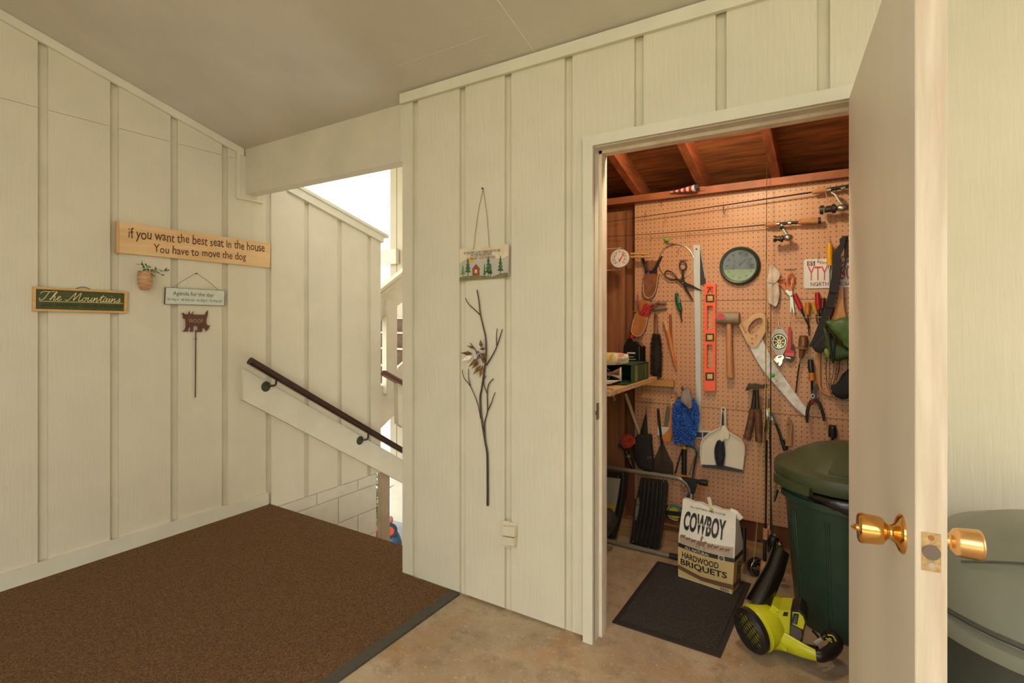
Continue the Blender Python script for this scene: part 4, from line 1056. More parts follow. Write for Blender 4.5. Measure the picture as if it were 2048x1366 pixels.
# --- landing net
t = T_('landing_net', 'wooden landing net with black mesh hanging handle up behind the green bag', 'landing net', c6, (1150,360), y=Yp-.02)
NW = M('net_wood',(190,124,66),.4,vs=10,c2=(210,148,88),stretch=(6,6,.6))
flat(c4,[(1166,515),(1202,510),(1204,640),(1212,730),(1236,810),(1180,840),(1062,850),(1100,800),(1138,700),(1160,600)],Yp-.008,.020).bevel(.005,2).build('handle', NW, t)
hp = [c4(1090,830), c4(1030,900), c4(985,1040), c4(970,1200), c6(968,60), c6(968,200), c6(985,290), c6(1050,338), c6(1150,352), c6(1250,330), c6(1310,220), c6(1330,0), c4(1330,1000), c4(1230,830)]
MB().tube(spline([PY(*p,Yp-.014) for p in hp],5), .0068, 8).build('hoop', NW, t)
NET = M('net_black',(34,30,28),.8)
nt_ = MB(); rgn = random.Random(3)
for k in range(9):
    x_ = 1030+k*26
    nt_.tube(spline([PY(*c4(x_,1120+rgn.uniform(-15,15)),Yp-.02), PY(*c6(x_+rgn.uniform(-30,40),90),Yp-.035), PY(*c6(1040+k*14,250+rgn.uniform(-20,20)),Yp-.045), PY(*c6(1090+k*9,330+rgn.uniform(-10,30)),Yp-.04)],4), .0011, 4)
nt_.build('mesh', NET, t, 0)
flat(c6,[(1075,250),(1130,240),(1190,150),(1245,90),(1300,120),(1310,350),(1210,392),(1160,378),(1095,335)],Yp-.03,.025).bulge(1,2,.002,8).build('net_bundle', NET, t, 80)

# --- black strap with green bag
t = T_('sling_bag', 'green nylon bag with a wide black strap at the right edge of the pegboard', 'bag', c4, (1150,1240), y=Yp-.05)
STR = M('black_webbing',(34,29,27),.7,var=.15,vs=60,bump=.3,bs=200)
def ribbon(c, left, right, y, th, mat, name):
    m = MB(); n = len(left); A = on(c,left,y); B = on(c,right,y); bm = m.bm
    va = [bm.verts.new(p) for p in A]; vb = [bm.verts.new(p) for p in B]; wa = [bm.verts.new(p+Vector((0,th,0))) for p in A]; wb_ = [bm.verts.new(p+Vector((0,th,0))) for p in B]
    for i in range(n-1):
        for X, Y in ((va,vb),(wb_,wa),(wa,va),(vb,wb_)): bm.faces.new((X[i],Y[i],Y[i+1],X[i+1]))
    bm.faces.new((va[0],wa[0],wb_[0],vb[0])); bm.faces.new((va[-1],vb[-1],wb_[-1],wa[-1]))
    return m.build(name, mat, t, 60)
ribbon(c4,[(1206,8),(1165,40),(1168,90),(1120,150),(1108,180),(1098,300),(1085,420),(1060,560),(1030,680),(975,830),(905,1010),(868,1088)],[(1240,8),(1225,60),(1210,130),(1178,200),(1186,240),(1180,330),(1172,440),(1146,560),(1110,690),(1055,840),(990,1010),(958,1105)],Yp-.055,.006,STR,'strap')
ribbon(c4,[(1206,10),(1215,60),(1210,190),(1216,240),(1208,330),(1190,380)],[(1250,10),(1255,80),(1240,190),(1232,250),(1224,330),(1200,400)],Yp-.045,.005,STR,'strap')
ribbon(c4,[(1068,515),(1060,560)],[(1150,520),(1148,565)],Yp-.062,.006,STR,'strap_slide')
ribbon(c4,[(1028,672),(1020,700)],[(1112,690),(1106,712)],Yp-.062,.006,STR,'strap_slide')
flat(c4,[(958,1000),(1020,960),(1030,1120),(985,1150),(930,1140),(900,1090)],Yp-.05,.012).bulge(1,2,.002,5).build('strap_end', STR, t, 80)
GB = M('green_nylon',(62,88,34),.5,vs=10,c2=(84,110,48),bump=.3,bs=30)
GB2 = M('light_green_nylon',(112,128,48),.5,vs=10,c2=(132,146,66))
flat(c4,[(1018,852),(1060,832),(1120,828),(1190,808),(1290,790),(1420,800),(1460,930),(1420,1100),(1300,1128),(1240,1112),(1170,1040),(1100,960),(1040,880)],Yp-.045,.085).bevel(.012,2).bulge(2,2,.003,6).build('bag_flap', GB, t, 80)
flat(c4,[(1010,880),(1060,940),(1110,1010),(1180,1080),(1270,1120),(1420,1090),(1400,1200),(1250,1215),(1150,1240),(1080,1225),(1020,1170),(1005,1100),(1012,1000)],Yp-.04,.07).bevel(.012,2).bulge(2,2,.003,7).build('bag_body', M('dark_green_nylon',(38,52,26),.55,vs=10,c2=(58,78,34)), t, 80)
flat(c4,[(1010,1120),(1040,1100),(1072,1140),(1066,1215),(1030,1190)],Yp-.105,.008).bulge(1,1,.001,7).build('piping_panel', GB2, t, 80)
for q in ([(1060,940),(1080,1100),(1095,1230)],[(1120,990),(1110,1150),(1100,1250)]): MB().tube(spline(on(c4,q,Yp-.118),5), .004, 6).build('cord', STR, t)

# --- apple slicer
t = T_('apple_slicer', 'grey round apple slicer with radiating blades', 'slicer', c4, (575,1170))
SLG = M('slicer_grey',(204,196,188),.35,var=.05,vs=20)
ot = [(548,905),(575,892),(604,905),(640,960),(666,1005),(664,1060),(640,1110),(612,1170),(575,1176),(540,1168),(512,1110),(492,1060),(490,1005),(515,955)]
inn = [(578+76*cos(a),1040+80*sin(a)) for a in [(-2.0+2*pi*k/14) for k in range(14)]]
inn = [(578+76*cos(atan2(y-1040,x-578)), 1040+78*sin(atan2(y-1040,x-578))) for x, y in ot]
MB().ring(on(c4,ot,Yp-.022), on(c4,inn,Yp-.022), (0,.010,0)).bevel(.002,1).build('frame', SLG, t)
MB().tube(on(c4, ell(578,1040,74,76,28), Yp-.018), .0042, 6, closed=True).build('green_ring', M('slicer_green',(22,70,44),.4), t)
MB().tube(on(c4, ell(578,1040,62,64,28), Yp-.022), .003, 6, closed=True).build('steel_ring', CHROME, t)
for k in range(8):
    a = pi*k/8*2+.2; rod_(c4,(578+10*cos(a),1040+10*sin(a)),(578+62*cos(a),1040+64*sin(a)),.0022,.0022,Yp-.022,6).build('blade', CHROME, t)
MB().tube(on(c4, ell(578,1040,12,12,12), Yp-.022), .002, 6, closed=True).build('core_ring', CHROME, t)
MB().tube(on(c4,[(556,914),(578,904),(598,914)],Yp-.0235),.002,5).build('slot', M('rust_screw',(0,0,0)), t)
# --- pipe wrench
t = T_('pipe_wrench', 'small red pipe wrench hanging right of the apple slicer', 'wrench', c4, (680,1230))
flat(c4,[(664,902),(690,902),(692,990),(696,1070),(690,1120),(720,1130),(722,1165),(632,1165),(640,1120),(656,1060),(662,980)],Yp-.014,.014).bevel(.003,1).build('handle', REDM, t)
flat(c4,[(632,1152),(724,1150),(722,1185),(634,1180)],Yp-.016,.016).bevel(.002,1).build('housing', M('pink_red',(214,84,90),.4), t)
flat(c4,[(700,1070),(716,1064),(726,1080),(722,1130),(704,1150),(690,1110)],Yp-.012,.012).bevel(.002,1).build('hook_jaw', DKMET, t)
flat(c4,[(622,1185),(710,1195),(722,1180),(716,1222),(690,1240),(640,1226)],Yp-.012,.012).bevel(.002,1).build('lower_jaw', DKMET, t)
flat(c4,[(640,1188),(690,1196),(688,1208),(640,1200)],Yp-.0245,.001).build('jaw_teeth', STEEL, t, 0)
# --- chrome adjustable wrench
t = T_('adjustable_wrench', 'bright chrome adjustable wrench head peeping below the apple slicer', 'wrench', c4, (575,1280))
flat(c4,[(524,1218),(548,1184),(576,1172),(606,1166),(628,1192),(610,1220),(606,1252),(582,1280),(570,1268),(574,1236),(556,1250),(544,1240)],Yp-.010,.012).bevel(.002,1).build('head', CHROME, t)
flat(c4,[(556,1070),(590,1070),(596,1172),(560,1180)],Yp-.004,.006).bevel(.002,1).build('handle', CHROME, t)
rod_(c4,(566,1196),(600,1186),.0032,.0032,Yp-.024).build('worm', DKMET, t)
# --- brown tool with stepped handle
t = T_('nut_driver', 'brown plastic handled driver with a collar and long dark shaft', 'screwdriver', c6, (735,345))
BRP = M('brown_plastic',(104,64,32),.4,vs=30,c2=(122,78,42))
grip(c4,[(816,985),(814,1040),(808,1098)],[70,82,76],Yp-.03,16).build('handle', BRP, t)
grip(c4,[(806,1100),(805,1112)],[96,92],Yp-.03,16).build('collar', M('tan_collar',(150,108,66),.4), t)
grip(c4,[(803,1116),(796,1160),(788,1200)],[52,46,30],Yp-.03,12).build('neck', BRP, t)
MB().tube([PY(*c4(786,1200),Yp-.03),PY(*c4(775,1260),Yp-.028)], .0032, 8).build('ferrule', STEEL, t)
MB().tube([PY(*c4(778,1245),Yp-.028),PY(*c6(762,120),Yp-.022),PY(*c6(736,345),Yp-.016)], [.0036,.0036,.0030], 8).build('shaft', M('dark_shaft',(60,40,28),.5,.3), t)
tx = MB()
for k in range(5): tx.obox(PY(*c4(812,1010+k*15),Yp-.030-px(41,Yp)), (.004,0,.001), (0,.001,0), (0,0,.0009))
tx.build('scale_marks', M('cream_ink',(0,0,0)), t, 0)
# --- dark screwdriver with amber band
t = driver('black handled screwdriver with an amber band above the pliers', c4, [(884,1216),(886,1280),(892,1340)], [44,54,48], [(895,1400),(896,1500),(898,1580)], [18,18,14], M('dark_handle',(46,38,34),.3,coat=.3), y=Yp-.026)
grip(c6,[(893,124),(895,160),(897,196)],[46,50,62],Yp-.026,12).build('amber_band', AMBER, t)
Yq = Yp-.022
# --- long nose pliers
t = T_('pliers', 'long nosed pliers with curved black handles hanging beside the saw tip', 'pliers', c6, (930,615))
PLM = M('pliers_steel',(64,56,50),.4,.5,var=.1,vs=40); PLH = M('pliers_grip',(36,26,24),.45)
flat(c6,[(930,232),(950,236),(952,290),(945,345),(936,385),(905,395),(885,380),(890,330),(905,290)],Yq-.012,.012).bevel(.003,1).build('jaws', PLM, t)
MB().tube(on(c6, ell(905,352,16,20,14), Yq-.026), .0022, 6, closed=True).build('spring', STEEL, t)
grip(c6,[(892,395),(868,440),(850,500),(846,560),(850,612)],[26,28,26,25,18],Yq-.02,10).build('handle', PLH, t)
grip(c6,[(930,380),(965,420),(992,480),(1008,540),(1014,596)],[24,28,26,25,18],Yq-.02,10).build('handle', PLH, t)
grip(c6,[(900,390),(904,415),(896,440)],[26,26,18],Yq-.03,8).build('red_latch', M('dull_red',(0,0,0)), t)
# --- hammers
GRIPL = M('stacked_leather',(84,50,30),.5,vs=50,c2=(120,80,50),stretch=(1,1,1))
def hammer(lab, head, neck, nw, hd, hw, y):
    t = T_('hammer', lab, 'hammer', c6, hd[-1], 'leather gripped hammers')
    if head: flat(c6, head, y-.016, .026).bevel(.004,2).build('head', DKMET, t)
    MB().tube(on(c6,neck,y-.028), [px(w,y)/2 for w in nw], 10, .7).build('neck', DKMET, t)
    hh = grip(c6,hd,hw,y-.028,14,.8).build('grip', GRIPL, t)
    P0, P1 = PY(*c6(*hd[0]),y-.028), PY(*c6(*hd[-1]),y-.028)
    for k in (.25,.5,.75,.95): MB().lathe([(px(hw[0]*.44,y),0),(px(hw[0]*.515,y),.001),(px(hw[0]*.515,y),.002),(px(hw[0]*.44,y),.003)], P0.lerp(P1,k), P1-P0, 14, (1,.8)).build('grip_ring', M('grip_dark',(48,30,20),.6), hh)
hammer('claw hammer with a mottled leather grip, its handle slanting left', [(262,300),(272,262),(300,248),(330,250),(345,262),(330,280),(300,282),(275,300)], [(345,300),(335,380),(322,475)], [40,40,44], [(320,482),(295,620),(262,772)], [62,64,72], Yp)
hammer('claw hammer with a mottled leather grip hanging straight down', [(243,308),(252,278),(272,240),(282,228),(296,238),(345,232),(400,246),(426,246),(430,236),(456,238),(458,272),(432,274),(420,280),(385,284),(372,296),(336,294),(300,266),(272,274),(256,296)], [(356,284),(360,360),(362,475)], [44,36,46], [(364,482),(374,640),(384,796)], [64,66,76], Yp-.03)

Yd = Yp-.022; Ym = Yp-.028
# --- dustpan and its brush
t = T_('dustpan', 'cream plastic dustpan hanging by its handle', 'dustpan', c6, (60,1090))
k5 = lambda x, y: (1200+x/4.877, 720+y/4.877)
DPC = M('dustpan_cream',(224,210,186),.4,var=.03,vs=8)
f6 = lambda x, y: ((x/4.879+240)*4.877, y*4.877/4.879)   # zoom-6 to zoom-5 coordinates
ou = [(1184,470),(1204,462),(1222,474),(1224,560),f6(56,680),f6(110,720),f6(205,778),f6(236,840),f6(238,930),f6(222,1084),(985,1030),(978,900),(984,820),(1010,765),(1060,720),(1120,690),(1170,665),(1178,620),(1186,540)]
MB().poly(on(k5,ou,Yd-.008),(0,.006,0)).build('pan', DPC, t, 0)
MB().tube(on(k5,ou[9:]+ou[:9],Yd-.016)+[], .0042, 6).build('rim', DPC, t)
MB().poly(on(k5,[(1192,640),(1224,640),(1262,720),(1255,770),(1185,775),(1165,740),(1180,690)],Yd-.024),(0,.014,0)).bevel(.004,1).build('hump', DPC, t)
MB().poly(on(k5,[(985,1024),(1130,1030)]+[f6(60,1040),f6(222,1078),f6(218,1096),f6(60,1074)]+[(1130,1058),(1000,1046)],Yd-.020),(0,.014,0)).build('lip', M('lip_rubber',(62,58,56),.6), t, 0)
MB().poly(on(k5,ell(1197,600,11,95,16),Yd-.0195),(0,.003,0)).build('handle_slot', BLACK, t, 0)
MB().disc(PY(*k5(1203,485),Yd-.0165),(0,-.001,0),.006,12).build('hanging_hole', DKMET, t, 0)
t = T_('hand_brush', 'small black bristled hand brush clipped inside the cream dustpan', 'brush', c5, (1168,1050))
BR2 = M('black_bristle',(38,38,42),.75,vs=200,c2=(66,66,74))
MB().ball(PY(*k5(1168,905),Yd-.028), (px(50,Yp),.012,px(128,Yp)), 16).build('bristle_core', BR2, t)
fur(on(k5,[(1178,790),(1170,860),(1166,940),(1172,1030)],Yd-.030), [px(w,Yp) for w in (34,60,62,36)], Yp, .02, 1500, .010, 15, .0010, BR2, 'bristles', t, .1)
MB().poly(on(k5,[(1185,690),(1205,690),(1212,760),(1200,800),(1176,795),(1168,755)],Yd-.030),(0,.008,0)).bevel(.002,1).build('handle', DPC, t)

# --- blue chenille wash mitt, with a grey glove on the same hook
t = T_('wash_mitt', 'fluffy bright blue chenille wash mitt hanging on the pegboard', 'mitt', c5, (820,845))
BLU = M('blue_chenille',(10,34,96),.7,vs=120,c2=(56,116,212))
cen = [(840,360),(838,450),(836,560),(828,680),(815,790)]; wdt = [70,128,136,126,92]
axm = on(c5,cen,Ym-.038); wm = [px(w,Yp) for w in wdt]
MB().tube([axm[0]+Vector((0,0,.012))]+axm+[axm[-1]-Vector((0,0,.010))], [wm[0]*.5]+[w*.86 for w in wm]+[wm[-1]*.5], 16, .42).build('body', BLU, t)
f = MB(); rg = random.Random(21)
for i in range(900):
    s_ = rg.random()*(len(axm)-1); k = min(int(s_),len(axm)-2); q = s_-k
    A = axm[k].lerp(axm[k+1],q); w = wm[k]+(wm[k+1]-wm[k])*q; a = rg.uniform(-.15,pi+.15)
    b = A+Vector((cos(a)*w*.84,-sin(a)*w*.36,rg.uniform(-.006,.006)-(.012 if k==len(axm)-2 and q>.7 else 0)))
    d = Vector((cos(a)*.8+rg.uniform(-.4,.4),-sin(a)*.9-.2,-.55+rg.uniform(-.45,.35))).normalized(); L = rg.uniform(.012,.020)
    if b.y > YP-.034: b.y = YP-.034
    s1 = d.cross(Vector((rg.uniform(-1,1),rg.uniform(-1,1),1))).normalized()*.0042; s2q = d.cross(s1)
    base = [b+s1, b-s1*.5+s2q*.87, b-s1*.5-s2q*.87]; mid = [p+d*L*.72 for p in base]
    V = [f.bm.verts.new(p) for p in base+mid+[b+d*L]]
    for i_ in range(3):
        j_ = (i_+1)%3; f.bm.faces.new((V[i_],V[j_],V[3+j_],V[3+i_])); f.bm.faces.new((V[3+i_],V[3+j_],V[6]))
o = f.build('chenille', BLU, t, 60); o['kind'] = 'stuff'
t = T_('work_glove', 'grey cloth glove tucked over the top of the blue mitt', 'glove', c5, (850,480))
flat(c5,[(806,300),(840,276),(876,288),(882,330),(876,392),(894,420),(892,470),(866,486),(842,455),(800,425),(782,400),(786,350)],Ym-.075,.022).bulge(1,2,.0015,13).build('palm', M('grey_glove',(128,112,98),.85,vs=20,c2=(158,142,126),bump=.4,bs=80), t, 80)
flat(c5,[(800,318),(790,262),(796,246),(808,262),(816,306)],Ym-.07,.014).bulge(1,1,.001,14).build('blue_fingertip', M('glove_blue',(62,74,92),.7), t, 80)

# --- folding saw with wooden handle
t = T_('folding_saw', 'folding saw with a curved orange wood handle left of the blue mitt', 'saw', c5, (650,800))
flat(c5,[(690,375),(700,335),(738,335),(748,372),(735,470),(718,600),(706,740),(690,785),(655,800),(620,788),(602,760),(616,730),(660,690),(684,640),(692,560),(694,470)],Yp-.010,.022).bevel(.004,2).build('handle', ORW, t)
flat(c5,[(688,330),(700,288),(712,284),(738,325),(730,335),(700,335)],Yp-.012,.016).bevel(.002,1).build('end_cap', STEEL, t)
flat(c5,[(650,455),(668,450),(680,480),(676,560),(660,640),(640,700),(612,724),(616,690),(632,560),(642,490)],Yp-.006,.004).build('blade', M('grey_blade',(120,112,98),.4,.4), t, 0)
flat(c5,[(690,376),(722,376),(716,440),(702,470),(692,440)],Yp-.0325,.001).build('label', M('label_cream',(214,186,140),.5), t, 0)
flat(c5,[(704,420),(726,420),(716,490),(702,485)],Yp-.0328,.001).build('red_mark', M('label_red',(206,74,44),.5), t, 0)
for q in ((700,365),(706,395)): MB().disc(PY(*c5(*q),Yp-.0335),(0,-.002,0),.004,10).build('bolt', DKMET, t)

# --- olive handled grass snips, wooden handle, black grip
t = T_('loppers', 'long handled steel snips with dark green handles behind the standing rods', 'loppers', c6, (600,850))
flat(c6,[(438,490),(452,470),(500,540),(520,580),(496,600),(455,540)],Yp-.012,.008).bevel(.001,1).build('jaws', STEEL, t)
grip(c6,[(500,510),(530,560),(546,620)],[20,22,20],Yp-.018,8).build('tang', STEEL, t); grip(c6,[(545,620),(575,700),(605,790)],[24,26,26],Yp-.018,8).build('handle', M('olive_handle',(46,58,34),.4), t)
grip(c6,[(604,782),(625,830),(640,880)],[40,44,44],Yp-.02,10).build('grip', BLACK, t)
grip(c6,[(452,580),(446,640),(442,700)],[18,20,20],Yp-.018,8).build('handle', M('olive_handle',(0,0,0)), t)
t = T_('wooden_brush', 'worn pointed wooden brush handle rising behind the green can', 'brush', c6, (670,840))
flat(c6,[(662,556),(680,580),(704,620),(706,660),(696,720),(698,840),(636,840),(640,800),(652,720),(645,650),(648,600)],Yp-.010,.020).bevel(.005,2).build('handle', M('worn_wood',(156,108,66),.55,vs=14,c2=(178,130,86),stretch=(6,6,.7)), t)
MB().disc(PY(*c6(668,628),Yp-.031),(0,-.001,0),.004,10).build('hanging_hole', BLACK, t, 0)
t = T_('trowel', 'black rounded tool grip peeping above the green can lid', 'tool', c6, (1100,740))
grip(c6,[(1098,640),(1098,690),(1098,750)],[58,66,66],Yp-.02,14).build('grip', BLACK, t); MB().ball(PY(*c6(1098,660),Yp-.043),.004,8).build('rivet', STEEL, t); rod_(c6,(1098,748),(1098,900),.006,.004,Yp-.02).build('tang', DKMET, t)

# --- left lower group
t = T_('fire_shovel', 'dark flat triangular shovel with a straight black handle', 'shovel', c5, (610,1115))
grip(c5,[(566,475),(574,560),(590,700),(604,820)],[26,28,26,26],Yp-.024,10).build('handle', BLACK, t)
flat(c5,[(590,826),(622,826),(668,930),(712,1012),(716,1118),(600,1105),(500,1085),(512,1000),(548,920)],Yp-.008,.006).bevel(.002,1).build('blade', M('shovel_dark',(54,38,28),.6,vs=20,c2=(72,52,38)), t)
MB().tube(on(c5,[(596,830),(604,930),(606,1030)],Yp-.015), .004, 6).build('rib', M('shovel_dark',(0,0,0)), t)
MB().ball(PY(*c5(566,484),Yp-.037),.003,8).build('hanging_hole', STEEL, t)
t = T_('umbrella', 'folded black umbrella hanging point up in its cover', 'umbrella', c5, (430,1090))
MB().tube([PY(*c5(452,470),3.14),PY(*c5(448,540),3.14)], [.0012,.003], 8).build('tip', BLACK, t)
UM = M('umbrella_cloth',(30,24,22),.8,var=.2,vs=12,bump=.4,bs=20)
MB().tube(on(c5,[(449,525),(440,620),(428,735)],3.14), [px(w,3.14)/2 for w in (12,50,90)], 12, .6).build('canopy_point', UM, t)
flat(c5,[(362,735),(400,728),(492,732),(498,800),(512,1000),(500,1095),(430,1085),(362,1050),(320,960),(298,838),(320,790)],3.13,.045).bevel(.008,2).bulge(1,2,.002,31).build('canopy', UM, t, 80)
tx = MB(); lettering(tx,'LO',PY(*c5(462,962),3.08),PY(*c5(502,962),3.08),px(24,3.1),out=(0,-1,0)); tx.build('orange_print', M('faded_orange',(176,84,48),.7), t, 0)
t = T_('wooden_dowel', 'thick pale wooden rod leaning left beside the umbrella', 'rod', c5, (385,740), y=3.15)
MB().tube([PY(*c5(248,325),3.12), PY(*c5(320,530),3.15), PY(*c5(395,740),3.165), PY(*c5(430,840),3.175)], px(38,3.15)/2, 14).bevel(.001,1).build('rod', M('pale_rod',(196,172,130),.55), t)
t = T_('cord_hank', 'bundled hank of orange red cord in the lower left corner', 'cord', c5, (280,870), y=3.1)
CRD = M('orange_cord',(196,62,34),.7,var=.15,vs=60)
rg = random.Random(8)
for k in range(20):
    cx, cy = 278+rg.uniform(-14,14), 795+rg.uniform(-14,14); rx, ry = rg.uniform(14,66), rg.uniform(12,58)
    MB().tube(spline(on(c5, ell(cx,cy,rx,ry,9,rg.uniform(-.5,.5)), 3.1-rg.uniform(0,.03)),3,True), .0035, 5, closed=True).build('coil', CRD, t)
grip(c5,[(180,825),(215,845),(250,870)],[34,36,30],3.11,8).build('winder', BLACK, t)
t = T_('spray_can', 'dark bottle with green and red bands below the orange cord', 'bottle', c5, (320,1040), y=3.12)
grip(c5,[(250,880),(270,930)],[40,52],3.12,12).build('cap', BLACK, t); grip(c5,[(272,925),(280,950)],[56,56],3.12,12).build('green_band', M('band_green',(86,110,50),.4), t)
grip(c5,[(282,955),(300,1010)],[58,58],3.12,12).build('body', M('bottle_brown',(70,34,24),.35), t); grip(c5,[(302,1010),(325,1060)],[58,50],3.12,12).build('base', BLACK, t)
# hacksaw
t = T_('hacksaw', 'hacksaw with a steel tube frame and teal corner hanging below the blue mitt', 'saw', c5, (880,1200))
TEAL = M('teal_paint',(74,116,118),.4,var=.08,vs=30)
MB().tube(spline([PY(*s3(*p),Yp-.02) for p in ((185,545),(215,440),(250,320),(290,230),(350,200),(420,230),(452,290),(430,420),(398,620))],5), .0042, 8).build('frame', M('saw_frame',(70,58,48),.4,.6), t)
MB().tube(spline([PY(*s3(*p),Yp-.025) for p in ((350,195),(410,195),(455,222),(478,255),(478,305))],5), [.0045+.00012*i for i in range(21)], 8).build('corner', TEAL, t)
MB().tube([PY(*s3(*p),Yp-.025) for p in ((470,315),(442,450),(410,600))], .0036, 8).build('bar', STEEL, t)
flat(s3,[(425,320),(436,330),(365,560),(352,550)],Yp-.018,.003).build('blade', M('grey_blade',(0,0,0)), t, 0)
MB().tube([PY(*s3(*p),Yp-.02) for p in ((408,600),(372,740),(340,830),(318,930))], [.004,.0045,.006,.0075], 8).build('handle', M('teal_dark',(36,84,104),.4), t)
# black and yellow handled tool
t = T_('hatchet', 'upright tool with a black grip and yellow bands under the blue mitt', 'tool', c5, (820,1230))
for (a, b, w, m, n) in (((304,205),(300,236),60,YELP,'yellow_band'),((300,234),(298,555),64,BLACK,'grip'),((297,552),(295,585),62,YELP,'yellow_band'),((295,585),(294,640),50,BLACK,'neck'),((293,638),(290,700),40,YELP,'yellow_end')):
    A, B = PY(*s3(*a),Yp-.03), PY(*s3(*b),Yp-.03)
    MB().tube([A,B], w/6.21*2.95/FPX*.5, 12, .7).bevel(.001,1).build(n, m, t)
# tape reel
t = T_('tape_reel', 'round yellow and teal reel hanging low behind the step stool', 'reel', c5, (900,1400))
cr_ = PY(*s3(195,1010),3.13); r_ = 85/6.21*2.95/FPX
MB().disc(cr_, (0,-.02,0), r_, 24, r_*.95).build('disc', M('reel_yellow',(196,176,40),.5,vs=30), t)
MB().tube([cr_+Vector((cos(a)*r_*1.15,-.02,sin(a)*r_*1.15)) for a in [pi*.55+pi*1.1*k/16 for k in range(17)]], .0035, 6).build('white_rim', M('white_wire',(0,0,0)), t)
MB().tube([cr_+Vector((cos(a)*r_*1.0,-.024,sin(a)*r_*1.05)) for a in [pi*.12+pi*.62*k/12 for k in range(13)]], .009, 8, .6).build('cover', TEAL, t)
MB().obox(cr_+Vector((-.004,-.028,-.004)), (r_*1.3,0,.004), (0,.004,0), (0,0,.012)).bevel(.003,1).build('strap', BLACK, t)
# ================================================================ shelf, floor things and rods in the shed
MATR = M
# shelf
SHZ = 1.002
t = thing('shelf', 'pine board shelf at the left wall of the shed', 'shelf', (-1.14,2.8,SHZ-.02))
sh0 = PX(1217,776,-.942)
MB().box((-1.355,2.36,SHZ-.022),(-.942,3.10,SHZ)).bevel(.002,1).build('board', PINE, t)
MB().box((-1.10,3.155,SHZ-.062),(-.86,3.189,SHZ-.024)).bevel(.002,1).build('cleat', M('cleat_wood',(176,124,60),.5,vs=8,c2=(196,146,80),stretch=(.6,6,6)), t)
# green carton on its side, open to the front left
bx0 = PX(*(1200+415/8.54,720+230/8.54), -.95)
t = thing('green_box', 'dark green cardboard box lying open on the shelf', 'box', (-1.08,2.86,SHZ))
BXG = M('green_card',(44,74,42),.6,var=.08,vs=12)
x1_, y0_, y1_, z0_, z1_ = -.955, 2.70, 2.985, SHZ+.001, SHZ+.096
x0_ = x1_-.19
bb = MB()
bb.box((x1_-.003,y0_,z0_),(x1_,y1_,z1_)).box((x0_,y0_,z0_),(x0_+.003,y1_,z1_)).box((x0_,y0_,z0_),(x1_,y1_,z0_+.003)).box((x0_,y1_-.003,z0_),(x1_,y1_,z1_)).box((x0_,y0_+.05,z1_-.003),(x1_,y1_,z1_))
bb.build('carton', BXG, t, 0)
MB().poly([(x0_,y0_,z0_),(x1_,y0_,z0_),(x1_,y0_-.09,z0_+.004),(x0_,y0_-.09,z0_+.004)],(0,0,.003)).build('flap', BXG, t, 0)
MB().box((x1_,y0_+.055,z0_+.004),(x1_+.0006,y0_+.095,z1_-.004)).build('band', M('card_band',(120,118,84),.6), t, 0)
MB().box((x1_,y1_-.055,z0_+.008),(x1_+.0006,y1_-.046,z1_-.006)).build('stripe', M('card_band',(0,0,0)), t, 0)
t = thing('reflector_lamp', 'chrome cone lamp lying in the mouth of the green box', 'lamp', (-1.0,2.66,SHZ+.02))
MB().lathe([(0,0),(.012,0),(.014,.02),(.034,.055),(.038,.066),(.035,.066),(.02,.04),(0,.03)], Vector((-1.075,2.665,SHZ+.048)), (.93,.28,-.02), 20).build('reflector', CHROME, t)
MB().lathe([(.036,.064),(.040,.066),(.040,.072),(.035,.073)], Vector((-1.075,2.665,SHZ+.048)), (.93,.28,-.02), 20).build('rim', M('white_wire',(0,0,0)), t)
MB().tube([Vector((-1.10,2.66,SHZ+.05))+Vector((.045*cos(a),-.004,.036*sin(a))) for a in [2*pi*k/18 for k in range(18)]], .0016, 6, closed=True).build('guard_wire', CHROME, t)
t = thing('paper_packet', 'pile of white paper lying in front of the green box on the shelf', 'paper', (-1.1,2.58,SHZ+.008))
for k in range(4): MB().obox((-1.10+.006*k,2.59-.004*k,SHZ+.009+.003*k), (.085,.01*k,.003), (0,.045,0), (0,0,.001)).build('sheet', M('paper_white',(206,196,176),.7), t, 0)
t = thing('patterned_cloth', 'rolled pastel patterned cloth on top of the green box', 'cloth', (-1.08,2.66,z1_))
CL = bpy.data.materials.new('pastel_cloth'); CL.use_nodes = True; nt = CL.node_tree; b_ = nt.nodes['Principled BSDF']; v_ = mapped(nt,(1,1,1))
a_ = mixnode(nt, noise(nt,v_,24,2,.5,.5,.56), lin((214,202,168)), lin((206,190,96)))
a_ = mixnode(nt, noise(nt,mapped(nt,(1.2,.8,1)),31,2,.5,.54,.6), a_, lin((204,128,118)))
nt.links.new(mixnode(nt, noise(nt,mapped(nt,(.9,1.3,1)),27,2,.5,.58,.63), a_, lin((142,162,130))), b_.inputs['Base Color']); b_.inputs['Roughness'].default_value = .8
MB().tube([(-1.31,2.66,z1_+.026),(-1.2,2.665,z1_+.033),(-1.1,2.67,z1_+.032),(-1.02,2.69,z1_+.034),(-.972,2.70,z1_+.036)], [.028,.036,.035,.032,.024], 12, .8).build('roll', CL, t)
